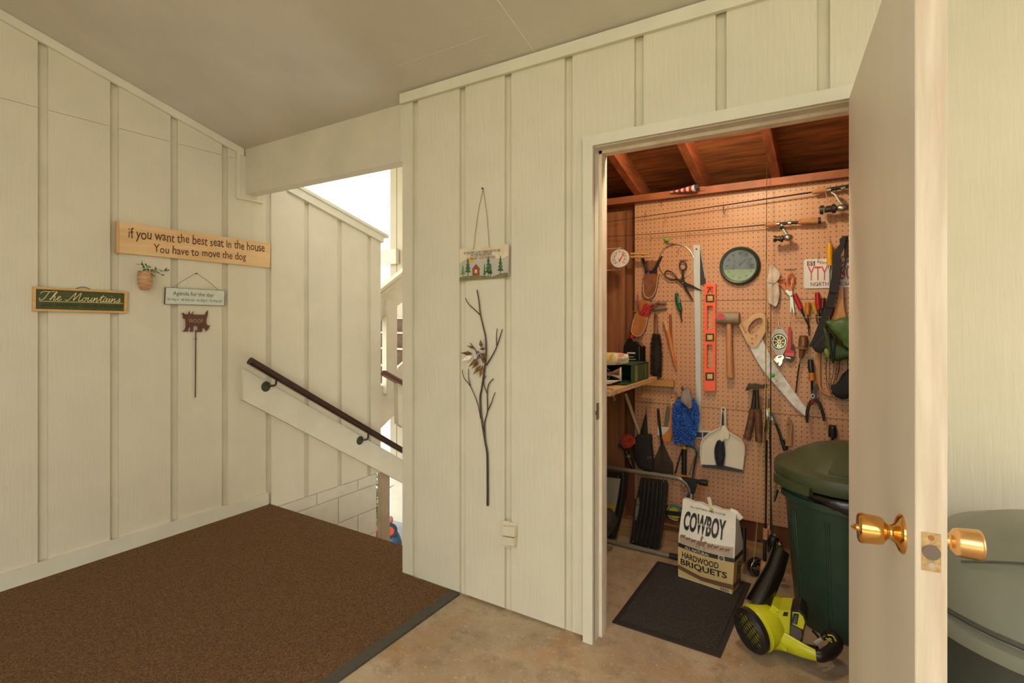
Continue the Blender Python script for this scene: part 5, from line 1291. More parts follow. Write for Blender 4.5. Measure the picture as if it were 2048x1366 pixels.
# oil bottle
t = thing('oil_bottle', 'black oil bottle with a red cap standing on the shelf behind the green box', 'bottle', (-1.06,3.06,SHZ))
OBt = M('oil_black',(20,18,18),.3,coat=.3)
yb_ = 3.05
ob = [(228,1100),(236,1068),(262,1030),(270,1008),(312,1010),(322,1040),(385,1068),(412,1090),(414,1330),(226,1330)]
P_ = on(c3, ob, yb_); zl = SHZ+.001
P_[-1].z = zl; P_[-2].z = zl
MB().poly(P_, (0,.06,0)).bevel(.010,2).build('body', OBt, t)
pc_ = (P_[3]+P_[4])/2; MB().lathe([(0,0),(.0135,0),(.0145,.004),(.0145,.020),(.012,.023),(0,.023)], pc_+Vector((0,.03,-.001)), (0,0,1), 16).build('cap', M('cap_red',(168,26,34),.35), t)
MB().tube(on(c3,[(382,1090),(384,1225)],yb_-.001),.0012,5).build('sight_strip', M('grey_label',(0,0,0)), t)
for k,(a,b) in enumerate((((264,1150),(344,1152)),((284,1188),(330,1189)),((280,1212),(348,1214)))):
    MB().poly(on(c3,[(a[0],a[1]+(7 if k==0 else 3)),(b[0],b[1]+(7 if k==0 else 3)),(b[0],b[1]-(7 if k==0 else 3)),(a[0],a[1]-(7 if k==0 else 3))],yb_-.0014),(0,.001,0)).build('label_bar', M('bar_white',(190,186,180),.5), t, 0)
t = thing('jar_lid', 'small brass lid lying at the back end of the shelf', 'lid', (-.985,3.08,SHZ))
MB().lathe([(0,0),(.022,0),(.023,.003),(.023,.010),(.021,.012),(0,.012)], (-.985,3.07,SHZ+.0005), (0,0,1), 18).build('lid', M('lid_brass',(190,140,96),.3,.8), t)
t = thing('cable', 'loose grey cable end dangling over the shelf edge', 'cable', (-.93,2.45,SHZ-.1))
MB().tube(spline([(-1.02,2.40,SHZ+.004),(-.965,2.42,SHZ+.006),(-.937,2.44,SHZ-.012),PX(1226,793,-.93),PX(1229.5,796,-.925)],6), .0022, 6).build('wire', M('grey_cable',(120,104,88),.5), t)
P = PX(1229.5,796,-.925)
for k in range(4): MB().tube([P, P+Vector((0,.010*cos(k*1.5),-.011+.004*sin(k*2)))], .0012, 5).build('strand', STEEL, t)

# folded flag on the plate
t = thing('small_flag', 'small rolled flag with red and white stripes lying on the top rail', 'flag', PY(*c1(800,800),3.15))
A, B = PY(*c1(688,802),3.12), PY(*c1(930,762),3.10)
n_ = 9
for k in range(n_):
    p, q = A.lerp(B,k/n_), A.lerp(B,(k+1)/n_); r0, r1 = .003+.017*k/n_, .003+.017*(k+1)/n_
    MB().tube([p,q],[r0,r1],12).build('stripe', M('flag_red',(186,38,46),.7) if k%2 else M('flag_white',(214,204,196),.7), t)
MB().tube([B,B+(B-A).normalized()*.02+Vector((0,0,.012))],[.019,.011],12).build('canton', M('flag_navy',(48,46,66),.7), t)
MB().tube([B,B+(B-A).normalized()*.055],[.0025,.0025],8).build('stick', ORW, t)

# --- two spinning rods lying across the top of the pegboard
RODM = M('rod_blank',(52,34,26),.3,coat=.4); SILV = M('reel_silver',(186,180,168),.25,.85,var=.1,vs=60); RSE = M('reel_dark',(66,56,46),.35,.5,var=.2,vs=60)
def reel(t, c, foot, pts, body, bsz, spool, y, par=None):
    MB().tube(spline(on(c,pts,y),4), px(26,y)*.5, 8, .6).build('reel_arm', SILV, t)
    b = MB().ball(PY(*c(*body),y-.01), (px(bsz[0],y),.020,px(bsz[1],y)), 14).build('reel_body', SILV, t)
    (x0,y0),(x1,y1),w = spool
    P, Q = PY(*c(x0,y0),y-.012), PY(*c(x1,y1),y-.012); r = px(w,y)/2; L = (Q-P).length
    MB().lathe([(0,0),(r*.8,0),(r,.002),(r,L*.2),(r*.72,L*.28),(r*.72,L*.7),(r,L*.76),(r*.95,L*.97),(r*.4,L),(0,L)], P, Q-P, 18).build('spool', RSE, t)
    return P, Q
t = thing('fishing_rod', 'longer spinning rod with cork grip lying highest across the pegboard', 'fishing rod', PY(1690,382,3.15), 'spinning rods lying across the pegboard'); y = 3.145
tip, but = PY(1150,453,y), PY(*c2(900,802),y)
MB().tube([PY(1165,451,y),PY(*c1(500,1030),y),PY(*c1(1268,920),y),but], [.0012,.002,.0032,.0045], 8).build('blank', RODM, t)
grip(c2,[(898,808),(960,792),(1040,776)],[34,48,50],y,14).build('fore_grip', CORK, t)
MB().tube(on(c2,[(1040,780),(1250,745),(1420,716)],y), px(34,y)/2, 12).build('reel_seat', BLACK, t)
for a, b in (((1044,784),(1082,776)),((1180,768),(1222,758))): MB().tube(on(c2,[a,b],y), px(44,y)/2, 12).build('seat_ring', SILV, t)
grip(c2,[(1420,716),(1600,684)],[48,48],y,12).build('rear_grip', CORK, t)
reel(t,c2,None,[(1090,800),(1130,830),(1160,880),(1200,930)],(1195,955),(58,34),((1130,960),(970,978),84),y-.02)
MB().tube(on(c2,[(1048,930),(1012,960),(1018,1060)],y-.05), .0022, 6).build('bail', SILV, t)
for q in (c1(640,1012),c1(1212,928),c2(38,930)): MB().tube([PY(*q,y),PY(q[0]-2,q[1]+10,y),PY(q[0]-1,q[1]+18,y),PY(q[0]+3,q[1]+9,y)], .0010, 5).build('line_guide', DKMET, t)
MB().tube(on(c2,[(1030,800),(1042,860),(1048,912)],y-.012),.0018,6).build('hook_keeper', SILV, t)
t = thing('fishing_rod', 'shorter spinning rod with a black capped cork handle below the longer rod', 'fishing rod', PY(1640,440,3.15), 'spinning rods lying across the pegboard'); y = 3.150
MB().tube([PY(1165,476,y),PY(*c1(500,1210),y),PY(*c1(1268,1150),y),PY(*c2(445,1120),y)], [.0010,.0018,.0026,.0034], 8).build('blank', RODM, t)
grip(c2,[(438,1122),(480,1118),(552,1114)],[26,42,48],y,12).build('fore_grip', CORK, t)
MB().tube(on(c2,[(552,1112),(765,1096)],y), px(28,y)/2, 12).build('reel_seat', BLACK, t)
for a, b in (((552,1113),(580,1111)),((664,1104),(694,1102))): MB().tube(on(c2,[a,b],y), px(38,y)/2, 12).build('seat_ring', SILV, t)
grip(c2,[(765,1094),(860,1086),(958,1080)],[46,54,58],y,14).build('rear_grip', CORK, t); MB().tube(on(c2,[(958,1080),(984,1078)],y), px(60,y)/2, 14).bevel(.002,1).build('end_cap', BLACK, t)
reel(t,c2,None,[(600,1115),(608,1150),(636,1195),(660,1235)],(662,1245),(46,34),((618,1256),(520,1258),66),y-.02)
MB().ball(PY(*c2(604,1148),y-.02),px(18,y),10).build('handle_knob', BLACK, t)
MB().tube(spline(on(c2,[(560,1290),(566,1318),(576,1300),(560,1270),(530,1240)],y-.04),4), .0014, 6).build('bail', SILV, t)
for q in (c1(505,1208),c1(862,1182)): MB().tube([PY(*q,y),PY(q[0]-2,q[1]+7,y),PY(q[0]-1,q[1]+13,y),PY(q[0]+3,q[1]+6,y)], .0010, 5).build('line_guide', DKMET, t)

# --- rods standing in the corner beside the can
def stand(lab, top, mid, bot, rs, mat, y0, y1):
    t = thing('fishing_rod', lab, 'fishing rod', PY(*bot,y1), 'rods standing by the green can')
    A, B = PY(*top,y0), PY(*bot,y1)
    m_ = [A.lerp(B,k/4) for k in range(5)]
    MB().tube(m_, [rs[0]+(rs[1]-rs[0])*k/4 for k in range(5)], 8).build('blank', mat, t)
    for k in (.12,.26,.42,.6,.8):
        p = A.lerp(B,k); MB().tube([p,p+Vector((-.003,-.010,-.004)),p+Vector((0,-.011,-.012)),p+Vector((0,0,-.018))], .0009, 5).build('line_guide', DKMET, t)
    return t, A, B
OLV = M('olive_blank',(72,62,34),.35,coat=.3); BLK = M('black_blank',(30,26,24),.3,coat=.4); GBL = M('green_blank',(40,60,50),.3,coat=.4)
t, A, B = stand('fly rod standing tallest beside the green can with a black reel', (1533.5,317), None, (1530.5,1060), (.0014,.0034), OLV, 3.09, 3.0)
MB().tube([PY(1534,880,3.03),PY(1531,1057,3.0)], [.0042,.0052], 8).build('lower_blank', BLK, t)
grip(s6,[(392,285),(388,360),(386,438)],[104/1.555*.72]*3,3.0,14).build('fore_grip', CORK, t)
MB().tube([PY(*s6(382,440),3.0),PY(*s6(376,600),2.99),PY(*s6(372,770),2.985)], [.0068,.0092,.0085], 12).build('reel_seat', M('gloss_black',(22,20,20),.35,coat=.15), t)
MB().tube([PY(*s6(366,775),2.985),PY(*s6(356,900),2.98),PY(*s6(352,1000),2.975),PY(*s6(305,1085),2.955)], [.0165,.0175,.0165,.0135], 14).build('rear_grip', CORK, t)
pr = PY(*s6(258,868),3.03); rx = .047
ax_r = Vector((.62,-.78,.05)).normalized()
MB().lathe([(0,0),(rx*.9,0),(rx,.004),(rx,.030),(rx*.95,.033),(rx*.86,.031),(rx*.84,.028),(0,.028)], pr-ax_r*.02, ax_r, 30).build('reel', M('gloss_black',(0,0,0)), t)
e1 = ax_r.cross(Vector((0,0,1))).normalized(); e2 = e1.cross(ax_r)
MB().tube([pr+ax_r*.0135+(e1*cos(a)+e2*sin(a))*rx*.9 for a in [2*pi*k/30 for k in range(30)]], .0013, 6, closed=True).build('reel_ring', SILV, t)
for k in range(10):
    a = 2*pi*k/10; MB().disc(pr+ax_r*.0085+(e1*cos(a)+e2*sin(a))*rx*.62, ax_r*.0006, .0036, 8).build('reel_hole', M('hole_grey',(130,120,104),.6), t, 0)
MB().disc(pr+ax_r*.009, ax_r*.012, .012, 14, .009).build('reel_hub', M('reel_gold',(206,160,90),.3,.9), t); MB().disc(pr+ax_r*.008+e1*.02, ax_r*.02, .006, 10).build('reel_crank', M('reel_gold',(0,0,0)), t)
MB().tube(spline([PY(1533.3,470,3.08), PY(1531.5,760,3.0), PY(1518,1000,2.96), PY(*s6(206,780),2.95)],6), .0013, 5).build('line', M('fly_line',(206,176,96),.5), t)
t, A, B = stand('black spinning rod standing right beside the fly rod', (1541.5,610), None, (1541.5,1060), (.0016,.0046), BLK, 3.08, 3.0)
MB().ball(PY(*c6(516,150),2.99),(px(18,3),px(18,3),px(22,3)),10).build('green_float', LIME, t)
MB().tube(on(c6,[(530,180),(560,200),(562,212),(545,212)],3.03),.0012,5).build('lure_hook', DKMET, t)
grip(s6,[(440,232),(440,300),(440,392)],[40,42,42],3.02,12).build('fore_grip', CORK, t); MB().tube([PY(*s6(445,395),3.02),PY(*s6(445,640),3.01)], .0085, 10).build('reel_seat', BLACK, t)
grip(s6,[(440,720),(440,860),(438,1000)],[38,40,40],3.01,12).build('rear_grip', CORK, t)
pr2 = PY(*s6(505,480),2.98); MB().lathe([(0,-.03),(.012,-.03),(.026,-.022),(.028,.01),(.02,.03),(0,.032)], pr2, (.1,-.1,1), 16).build('reel', M('gloss_black',(0,0,0)), t)
MB().tube([PY(*s6(280,462),2.99),PY(*s6(430,470),2.985)], .0045, 8).build('reel_crank', M('gloss_black',(0,0,0)), t); MB().ball(PY(*s6(288,462),2.99),.008,8).build('crank_knob', M('gloss_black',(0,0,0)), t)
MB().disc(PY(*s6(528,375),2.96), (0,-.004,0), .006, 10).build('reel_cap', CHROME, t)
t, A, B = stand('thin dark green rod with a yellow ring between the standing rods', (1537.5,800), None, (1544,1070), (.0020,.0042), GBL, 3.05, 2.99)
MB().tube([PY(*c6(478,470),3.02),PY(*c6(478,510),3.02)], px(20,3)/2, 8).build('yellow_ring', M('float_yellow',(220,206,30),.4), t)
pr3 = PY(*s6(604,560),2.93)
MB().lathe([(0,-.035),(.020,-.035),(.022,-.03),(.022,-.012),(.014,-.010),(.014,.004),(.016,.004),(.016,.012),(.014,.012),(.013,.024),(.008,.028),(0,.028)], pr3+Vector((0,0,-.0)), (.05,-.1,1), 18).build('reel', M('gloss_black',(0,0,0)), t)
MB().lathe([(.0145,-.009),(.0165,-.008),(.0165,.000),(.0145,.001)], pr3, (.05,-.1,1), 18).build('spool_line', M('reel_gold',(0,0,0)), t); MB().lathe([(.0145,.002),(.017,.003),(.017,.010),(.0145,.011)], pr3, (.05,-.1,1), 18).build('green_band', GREENP, t); MB().lathe([(.0135,.013),(.0150,.014),(.0150,.021),(.0120,.023)], pr3, (.05,-.1,1), 18).build('spool_line', M('reel_gold',(0,0,0)), t)
MB().tube([PY(*s6(600,640),2.94),PY(*s6(590,760),2.95)], .010, 8).build('reel_foot', M('gloss_black',(0,0,0)), t)
t = thing('walking_pole', 'black pole end leaning behind the charcoal bag', 'pole', PY(*s6(50,780),3.0))
MB().tube([PY(*s6(62,270),3.08),PY(*s6(55,520),3.04),PY(*s6(52,780),2.99)], [.011,.0125,.010], 12).build('pole', BLACK, t)

# --- green wheeled can with lid
GX, GY = .025, 2.80
CAN = M('can_green',(52,74,58),.38,var=.1,vs=14,bump=.25,bs=160); LID = M('lid_green',(74,82,54),.42,var=.08,vs=9,bump=.3,bs=180)
t = thing('garbage_can', 'large green plastic garbage can with a domed lid in the shed', 'garbage can', (GX,GY,0))
N = 64; bm_ = MB(); prev = None
prof_ = [(.215,0),(.222,.012),(.236,.16),(.252,.36),(.262,.50),(.268,.56),(.284,.565),(.286,.60),(.278,.605)]
for r, z in prof_:
    cur = []
    for k in range(N):
        a = 2*pi*k/N; ph = (k % 8)
        rr = r - (.007 if (ph == 0 and z < .52 and z > .03) else 0)
        cur.append(bm_.bm.verts.new((GX+cos(a)*rr, GY+sin(a)*rr, z)))
    if prev:
        for k in range(N): bm_.bm.faces.new((prev[k],prev[(k+1)%N],cur[(k+1)%N],cur[k]))
    else: bm_.bm.faces.new(cur[::-1])
    prev = cur
bm_.build('body', CAN, t, 50)
for a0 in (-2.52,-1.9,-1.2):
    p = lambda z, r: Vector((GX+cos(a0)*r, GY+sin(a0)*r, z))
    MB().tube([p(.03,.2235),p(.16,.2365),p(.36,.2525),p(.50,.2625)], .0045, 6).build('rib', CAN, t)
    MB().tube([p(.03,.2235)+Vector((sin(a0),-cos(a0),0))*.016,p(.16,.2365)+Vector((sin(a0),-cos(a0),0))*.016,p(.36,.2525)+Vector((sin(a0),-cos(a0),0))*.016,p(.50,.2625)+Vector((sin(a0),-cos(a0),0))*.016], .0035, 6).build('rib', CAN, t)
LDm = MB().lathe([(.296,.635),(.306,.628),(.312,.640),(.313,.672),(.306,.688),(.285,.696),(.268,.700),(.262,.704),(.22,.738),(.16,.768),(.09,.787),(.03,.793),(0,.793)], (GX,GY,0), (0,0,1), 64).build('lid', LID, t)
# lid's moulded step and front grip
arcp = lambda r, z, a0, a1, n=12: [Vector((GX+cos(a0+(a1-a0)*k/n)*r, GY+sin(a0+(a1-a0)*k/n)*r, z)) for k in range(n+1)]
A1 = arcp(.318,.634,-2.75,-2.02); 
gm = MB(); a_ = arcp(.330,.612,-2.72,-2.05); b_ = arcp(.300,.612,-2.72,-2.05)
gm.poly(a_+b_[::-1], (0,0,.034)).bevel(.005,2).build('front_grip', LID, LDm)
a_ = arcp(.262,.706,-1.9,-1.2); b_ = arcp(.13,.776,-1.9,-1.2)
gm = MB(); gm.poly(a_+b_[::-1], (0,0,.012)).bevel(.003,1).build('lid_panel', LID, LDm)
g2 = MB(); a_ = arcp(.296,.555,-2.75,-1.5); b_ = arcp(.270,.555,-2.75,-1.5); g2.poly(a_+b_[::-1], (0,0,.026)).bevel(.005,2).build('rim_band', CAN, t)
bgm = MB(); rg = random.Random(5); n_ = 40
rows = []
for j,(r,z) in enumerate(((.283,.622),(.300,.600),(.300,.575),(.292,.545))):
    row = []
    for k in range(n_+1):
        a = -2.62+2.1*k/n_
        env = max(0,min(1,(k/n_)*1.9-.12))
        row.append(bgm.bm.verts.new((GX+cos(a)*(r+rg.uniform(-.002,.004)), GY+sin(a)*(r+rg.uniform(-.002,.004)), .622-(.622-z)*env*1.15+rg.uniform(-.004,.004)*(j>0))))
    rows.append(row)
for j in range(3):
    for k in range(n_): bgm.bm.faces.new((rows[j][k],rows[j][k+1],rows[j+1][k+1],rows[j+1][k]))
bgm.build('liner_bag', M('black_film',(22,18,17),.22,coat=.3,bump=.6,bs=30), t, 80)
MB().tube(spline([PY(1553,955,2.72),PY(1551,985,2.71),PY(1549,1002,2.70),PY(1556,980,2.70)],4), [.004]*13, 6).build('liner_tail', M('black_film',(0,0,0)), t)

# --- charcoal bag standing on the mat
t = thing('charcoal_bag', 'cream and tan paper bag of charcoal briquets standing on the black mat', 'bag', PZ(1415,1172,.011))
FL_ = PZ(1356,1153,.012); FR_ = PZ(1464,1189,.012)            # bottom front corners
fx = (FR_-FL_); wbg = fx.length; fx.normalize(); fb_ = Vector((-fx.y,fx.x,0))   # away from the eye
dep = .115
hN = .385
def bagpt(s, z, d):     # s 0..1 across, z height, d 0 front..1 back
    k = z/hN
    lean = fb_*(.045*k)                                    # leans back a little
    w = wbg*(1.0+.04*sin(pi*min(1,k*1.1)))
    taper = dep*(1-.72*max(0,(k-.55)/.45))*(.85+.25*sin(pi*min(1,k*1.2)))
    puff = -.020*sin(pi*s)*sin(pi*min(1,k*1.15))
    tilt = Vector((0,0,-.0*s))
    return FL_ + fx*(wbg/2+(s-.5)*w) + lean + fb_*(puff*(1-d)+ d*taper + (dep*.5-taper*.5)*.4) + Vector((0,0,z))
NS, NZ = 14, 20
bg_ = MB(); bmb = bg_.bm
fr_ = [[bmb.verts.new(bagpt(i/NS, hN*j/NZ + (0 if j < NZ else (.004*sin(i*1.7)-.012*(i/NS))), 0)) for i in range(NS+1)] for j in range(NZ+1)]
bk_ = [[bmb.verts.new(bagpt(i/NS, hN*j/NZ + (0 if j < NZ else (.004*sin(i*1.7)-.012*(i/NS))), 1)) for i in range(NS+1)] for j in range(NZ+1)]
for j in range(NZ):
    for i in range(NS):
        bmb.faces.new((fr_[j][i],fr_[j][i+1],fr_[j+1][i+1],fr_[j+1][i])); bmb.faces.new((bk_[j][i+1],bk_[j][i],bk_[j+1][i],bk_[j+1][i+1]))
    bmb.faces.new((fr_[j][NS],bk_[j][NS],bk_[j+1][NS],fr_[j+1][NS])); bmb.faces.new((bk_[j][0],fr_[j][0],fr_[j+1][0],bk_[j+1][0]))
for i in range(NS):
    bmb.faces.new((bk_[0][i],bk_[0][i+1],fr_[0][i+1],fr_[0][i])); bmb.faces.new((fr_[NZ][i],fr_[NZ][i+1],bk_[NZ][i+1],bk_[NZ][i]))
BAGM = M('paper_cream',(236,226,208),.6,var=.04,vs=14,bump=.5,bs=18)
bg_.build('paper_sack', BAGM, t, 60)
def skin(s0, s1, z0, z1, lift, n=12, m=3, side=False, z1b=None, z0b=None):
    q = MB(); g = []
    for j in range(m+1):
        row = []
        for i in range(n+1):
            f_ = i/n
            za_ = z0+(0 if z0b is None else (z0b-z0)*f_); zb_ = z1+(0 if z1b is None else (z1b-z1)*f_)
            z = za_+(zb_-za_)*j/m
            if side: p = bagpt(1, z, s0+(s1-s0)*f_) + fx*lift
            else: p = bagpt(s0+(s1-s0)*f_, z, 0) - fb_*lift
            row.append(q.bm.verts.new(p))
        g.append(row)
    for j in range(m):
        for i in range(n): q.bm.faces.new((g[j][i],g[j][i+1],g[j+1][i+1],g[j+1][i]))
    return q
TANP = M('paper_tan',(210,178,118),.6,var=.05,vs=14,bump=.25,bs=24); BRNP = M('paper_brown',(116,80,54),.6); BLKP = M('paper_black',(46,36,30),.5)
L1 = .0012
skin(0,1,.004,.150,L1).build('tan_print', TANP, t, 60); skin(0,1,.004,.150,L1,4,3,True).build('tan_print', TANP, t, 60)
skin(0,1,.150,.170,L1).build('black_band', BLKP, t, 60); skin(0,1,.150,.175,L1,4,3,True).build('black_band', BLKP, t, 60)
skin(0,.45,.040,.062,L1*2,6,2,False,.040,.018).build('brown_sweep', BRNP, t, 60); skin(.45,1,.018,.040,L1*2,6,2,False,.046,.022).build('brown_sweep', BRNP, t, 60); skin(0,1,.022,.046,L1*2,4,2,True).build('brown_sweep', BRNP, t, 60)
skin(0.02,.98,.171,.208,L1,12,2,False,.220).build('plain_print', M('paper_dusk',(190,166,140),.6,var=.06,vs=30), t, 60)
def bagtext(s, s0, s1, z0, z1, mat, name, bold=0., shear=0., side=False, slope=0.):
    pts, fs = glyphs(s, shear, bold); q = MB()
    x0 = min(p.x for p in pts); x1 = max(p.x for p in pts); y0 = min(p.y for p in pts); y1 = max(p.y for p in pts)
    vs = []
    for p in pts:
        a = s0+(s1-s0)*(p.x-x0)/(x1-x0); z = z0+(z1-z0)*(p.y-y0)/(y1-y0) + slope*(a-s0)
        if side: v = bagpt(1, s0+(s1-s0)*(p.x-x0)/(x1-x0), z0+(z1-z0)*(p.y-y0)/(y1-y0)) + fx*.004
        else: v = bagpt(a, z, 0) - fb_*.0040
        vs.append(q.bm.verts.new(v))
    for f_ in fs:
        try: q.bm.faces.new([vs[i] for i in f_])
        except ValueError: pass
    return q.build(name, mat, t, 0)
IB = M('bag_ink',(44,36,30),.5); WB_ = M('bag_white',(220,208,186),.5)
bagtext('COWBOY',.07,.84,.242,.333,IB,'brand_lettering',.035)
bagtext('BRAND',.32,.58,.282,.292,WB_,'brand_small',.01)
bagtext('ALL NATURAL BBQ FLAVOR',.16,.82,.352,.362,IB,'small_lettering',.008)
bagtext('ALL NATURAL',.14,.60,.1535,.1665,WB_,'band_lettering',.012)
bagtext('HARDWOOD',.09,.76,.105,.135,IB,'lettering',.02)
bagtext('BRIQUETS',.06,.90,.062,.098,IB,'lettering',.022)
bagtext('COWBOY',.050,.140,.85,.30,IB,'side_lettering',.03,side=True)
for k in range(11): skin(.80+k*.014,.80+k*.014+(.004 if k%3 else .009),.004,.017,L1*3,1,1).build('bar_line', IB, t, 0) if k < 10 else None
# printed herd and rider: a running line of simple animal shapes
herd = MB()
def shape(pts, s, z, kx, kz):
    vs = [herd.bm.verts.new(bagpt(s+px_*kx, z+pz_*kz, 0)-fb_*.0034) for px_, pz_ in pts]; herd.bm.faces.new(vs)
cow = [(0,.5),(.1,.85),(.3,.9),(.5,.86),(.75,.92),(.86,1.05),(.98,1.0),(1.05,.8),(.96,.72),(.86,.7),(.82,.4),(.86,0),(.78,0),(.74,.38),(.40,.40),(.3,.05),(.22,0),(.24,.4),(.12,.42),(.04,0),(-.03,0),(.02,.4)]
for s, z, kx, kz in ((.04,.196,.10,.022),(.15,.194,.09,.020),(.25,.191,.10,.022),(.36,.178,.18,.040),(.55,.187,.11,.028),(.66,.191,.09,.022),(.76,.190,.08,.020),(.85,.191,.08,.020)): shape(cow, s, z, kx, kz)
shape([(0,0),(.3,.1),(.25,.5),(.45,.55),(.45,.75),(.3,.78),(.36,.9),(.12,.9),(.18,.78),(.02,.7),(-.05,.4)], .43,.213,.10,.030)
herd.build('herd_print', M('sepia_ink',(140,104,82),.6), t, 0)
for s0, r in ((.80,.030),): 
    c_ = bagpt(.80,.160,0)-fb_*.0045
    q = MB(); vs = [q.bm.verts.new(c_+fx*cos(2*pi*k/20)*.0165+Vector((0,0,1))*sin(2*pi*k/20)*.0165) for k in range(20)]; q.bm.faces.new(vs); q.build('round_badge', WB_, t, 0)
    q = MB(); vs = [q.bm.verts.new(c_-fb_*.0006+fx*cos(2*pi*k/20)*.012+Vector((0,0,1))*sin(2*pi*k/20)*.012) for k in range(20)]; q.bm.faces.new(vs); q.build('badge_centre', M('badge_grey',(110,98,84),.5), t, 0)
# rolled top corner and price tag
tp = bagpt(1,hN*.97,.4); MB().tube([bagpt(.88,hN*.985,.5),bagpt(.97,hN*.96,.5),bagpt(1.06,hN*.90,.7)], [.012,.017,.014], 10, .7).build('folded_corner', BAGM, t)
tg_ = MB(); a_ = bagpt(.53,hN*.955,0)-fb_*.004; tg_.poly([a_, a_+fx*.018, a_+fx*.004+Vector((0,0,.062)), a_+fx*-.014+Vector((0,0,.058))], -fb_*.0012).build('paper_tag', M('tag_white',(226,216,196),.6), t, 0)
MB().ball(a_+fx*.012-fb_*.004, (.008,.004,.008), 8).build('yellow_sticker', M('tag_yellow',(196,190,50),.5), t)

# --- black mat
t = thing('door_mat', 'black ribbed rubber backed mat on the concrete inside the shed door', 'mat', (-.65,2.56,0))
mq = [PZ(1224,1246),PZ(1441,1317),PZ(1502,1169),PZ(1315,1124)]
mc = sum(mq,Vector())/4
MB().poly([p+Vector((0,0,.0005)) for p in mq], (0,0,.005)).bevel(.002,1).build('rubber_border', M('mat_rubber',(50,42,36),.6,var=.1,vs=30), t)
MB().poly([mc+(p-mc)*.90+Vector((0,0,.0055)) for p in mq], (0,0,.005)).build('pile', M('mat_pile',(36,30,27),.95,vs=160,c2=(72,63,55),bump=1.,bs=180), t)

# --- folding step stool
t = thing('step_stool', 'folded step stool with a grey tube frame and ribbed black treads', 'step stool', (-1.0,3.02,0))
TUB = M('stool_tube',(146,136,116),.35,.4,var=.06,vs=20); TRD = M('tread_black',(34,28,24),.45,var=.15,vs=20)
yb2, yt2 = 2.985, 3.06
MB().tube([(-1.34,yb2,.016),(-.86,yb2,.016),(-.80,yb2,.016)], .013, 12).build('foot_tube', TUB, t)
MB().tube([(-.835,yb2,.0165),(-.77,yb2,.0165)], .0155, 12).bevel(.002,1).build('rubber_foot', BLACK, t)
pz_ = lambda u, v, y: PY(u,v,y)
MB().tube(spline([PY(1190,930,yt2),PY(*c5(70,1042),yt2),PY(*c5(400,1097),yt2),PY(*c5(700,1142),yt2),PY(*c5(790,1165),yt2),PY(*c5(850,1215),yt2),PY(*c5(880,1290),yt2),PY(*c7(893,130),yt2-.02),PY(*c7(880,420),2.995)],5), .0125, 12).build('frame_tube', TUB, t)
MB().tube([PY(*c7(893,20),yt2-.01),PY(*c7(884,300),yt2-.03)], .0135, 12).build('leg_tube', STEEL, t)
flat(c5,[(792,1150),(940,1176),(944,1200),(915,1310),(888,1305),(880,1250),(850,1200)],yt2-.012,.03).bevel(.004,2).build('corner_bracket', BLACK, t)
MB().tube(on(c5,[(935,1185),(965,1188)],yt2-.0), .007, 10).build('knob_stem', STEEL, t); grip(c5,[(962,1190),(990,1192),(1046,1200)],[52,62,66],yt2,14).build('knob', BLACK, t)
def tread(pts, y, nrib, lab=None):
    P = [PY(*s2(*p), y) for p in pts]
    o = MB().poly(P, (0,.022,0)).bevel(.005,2).build('tread', TRD, t)
    return o
q1 = [(480,335),(780,368),(802,420),(795,560),(745,900),(702,1165),(645,1188),(378,1112),(362,1080),(405,700),(440,540)]
T1 = tread(q1, 3.015, 5)
for k in range(5):
    f0 = .14+.18*k
    a0, a1 = (500+(770-500)*f0, 352+36*f0), (388+(690-388)*f0, 1100+66*f0)
    MB().tube([PY(*s2(*a0),3.010),PY(*s2((a0[0]*.5+a1[0]*.5)+16,(a0[1]+a1[1])/2),3.006),PY(*s2(*a1),3.010)], .0085, 8, .8).build('rib', TRD, T1)
for k in range(4):
    f_ = .2+.2*k; MB().tube([PY(*s2(440-60*f_+20,340+770*f_),3.006),PY(*s2(795-95*f_,370+800*f_),3.006)], .0022, 6).build('cross_line', BLACK, T1)
for p in ((508,305),(755,372),(392,1088),(648,1162),(575,1156),(450,1156)): MB().ball(PY(*s2(*p),3.008), .0032, 8).build('rivet', STEEL, T1)
flat(s2,[(438,575),(458,560),(470,640),(440,820),(412,840),(420,720)],3.012,.004).build('worn_patch', M('worn_grey',(112,102,84),.6), T1, 0)
q0 = [(10,270),(296,278),(318,330),(300,560),(235,850),(178,1052),(120,1062),(10,1060)]
T0 = tread(q0, 3.02, 0)
MB().tube([PY(*s2(*p),3.014) for p in ((275,300),(262,520),(205,860),(140,1040))], .009, 8).build('rim', TRD, T0)
lb = flat(s2,[(70,322),(244,342),(204,600),(152,862),(70,780)],3.0195,.001).build('label', M('label_grey',(150,142,120),.6), T0, 0)
T0b = flat(s2,[(70,640),(182,660),(160,775),(70,752)],3.0188,.0006).build('yellow_label', M('label_yellow',(190,150,50),.6), T0, 0)
tx = MB()
for k in range(14):
    if 9 <= k: break
    y_ = 358+k*30; tx.poly([PY(*s2(*p),3.0186) for p in ((76,y_),(232-k*5,y_+16),(232-k*5,y_+26),(76,y_+10))], (0,.0003,0))
o = tx.build('label_lines', M('label_ink',(112,106,92),.6), T0, 0)
for p in ((214,316),(270,286),(152,1030)): MB().ball(PY(*s2(*p),3.012), .0032, 8).build('rivet', STEEL, T0)
for q in ([(858,360),(866,400),(850,410),(900,420)],[(850,405),(930,430),(1000,470),(1016,500),(975,490)]): MB().tube([PY(*s2(*p),3.05) for p in q], .0026, 6).build('latch_wire', STEEL, t)
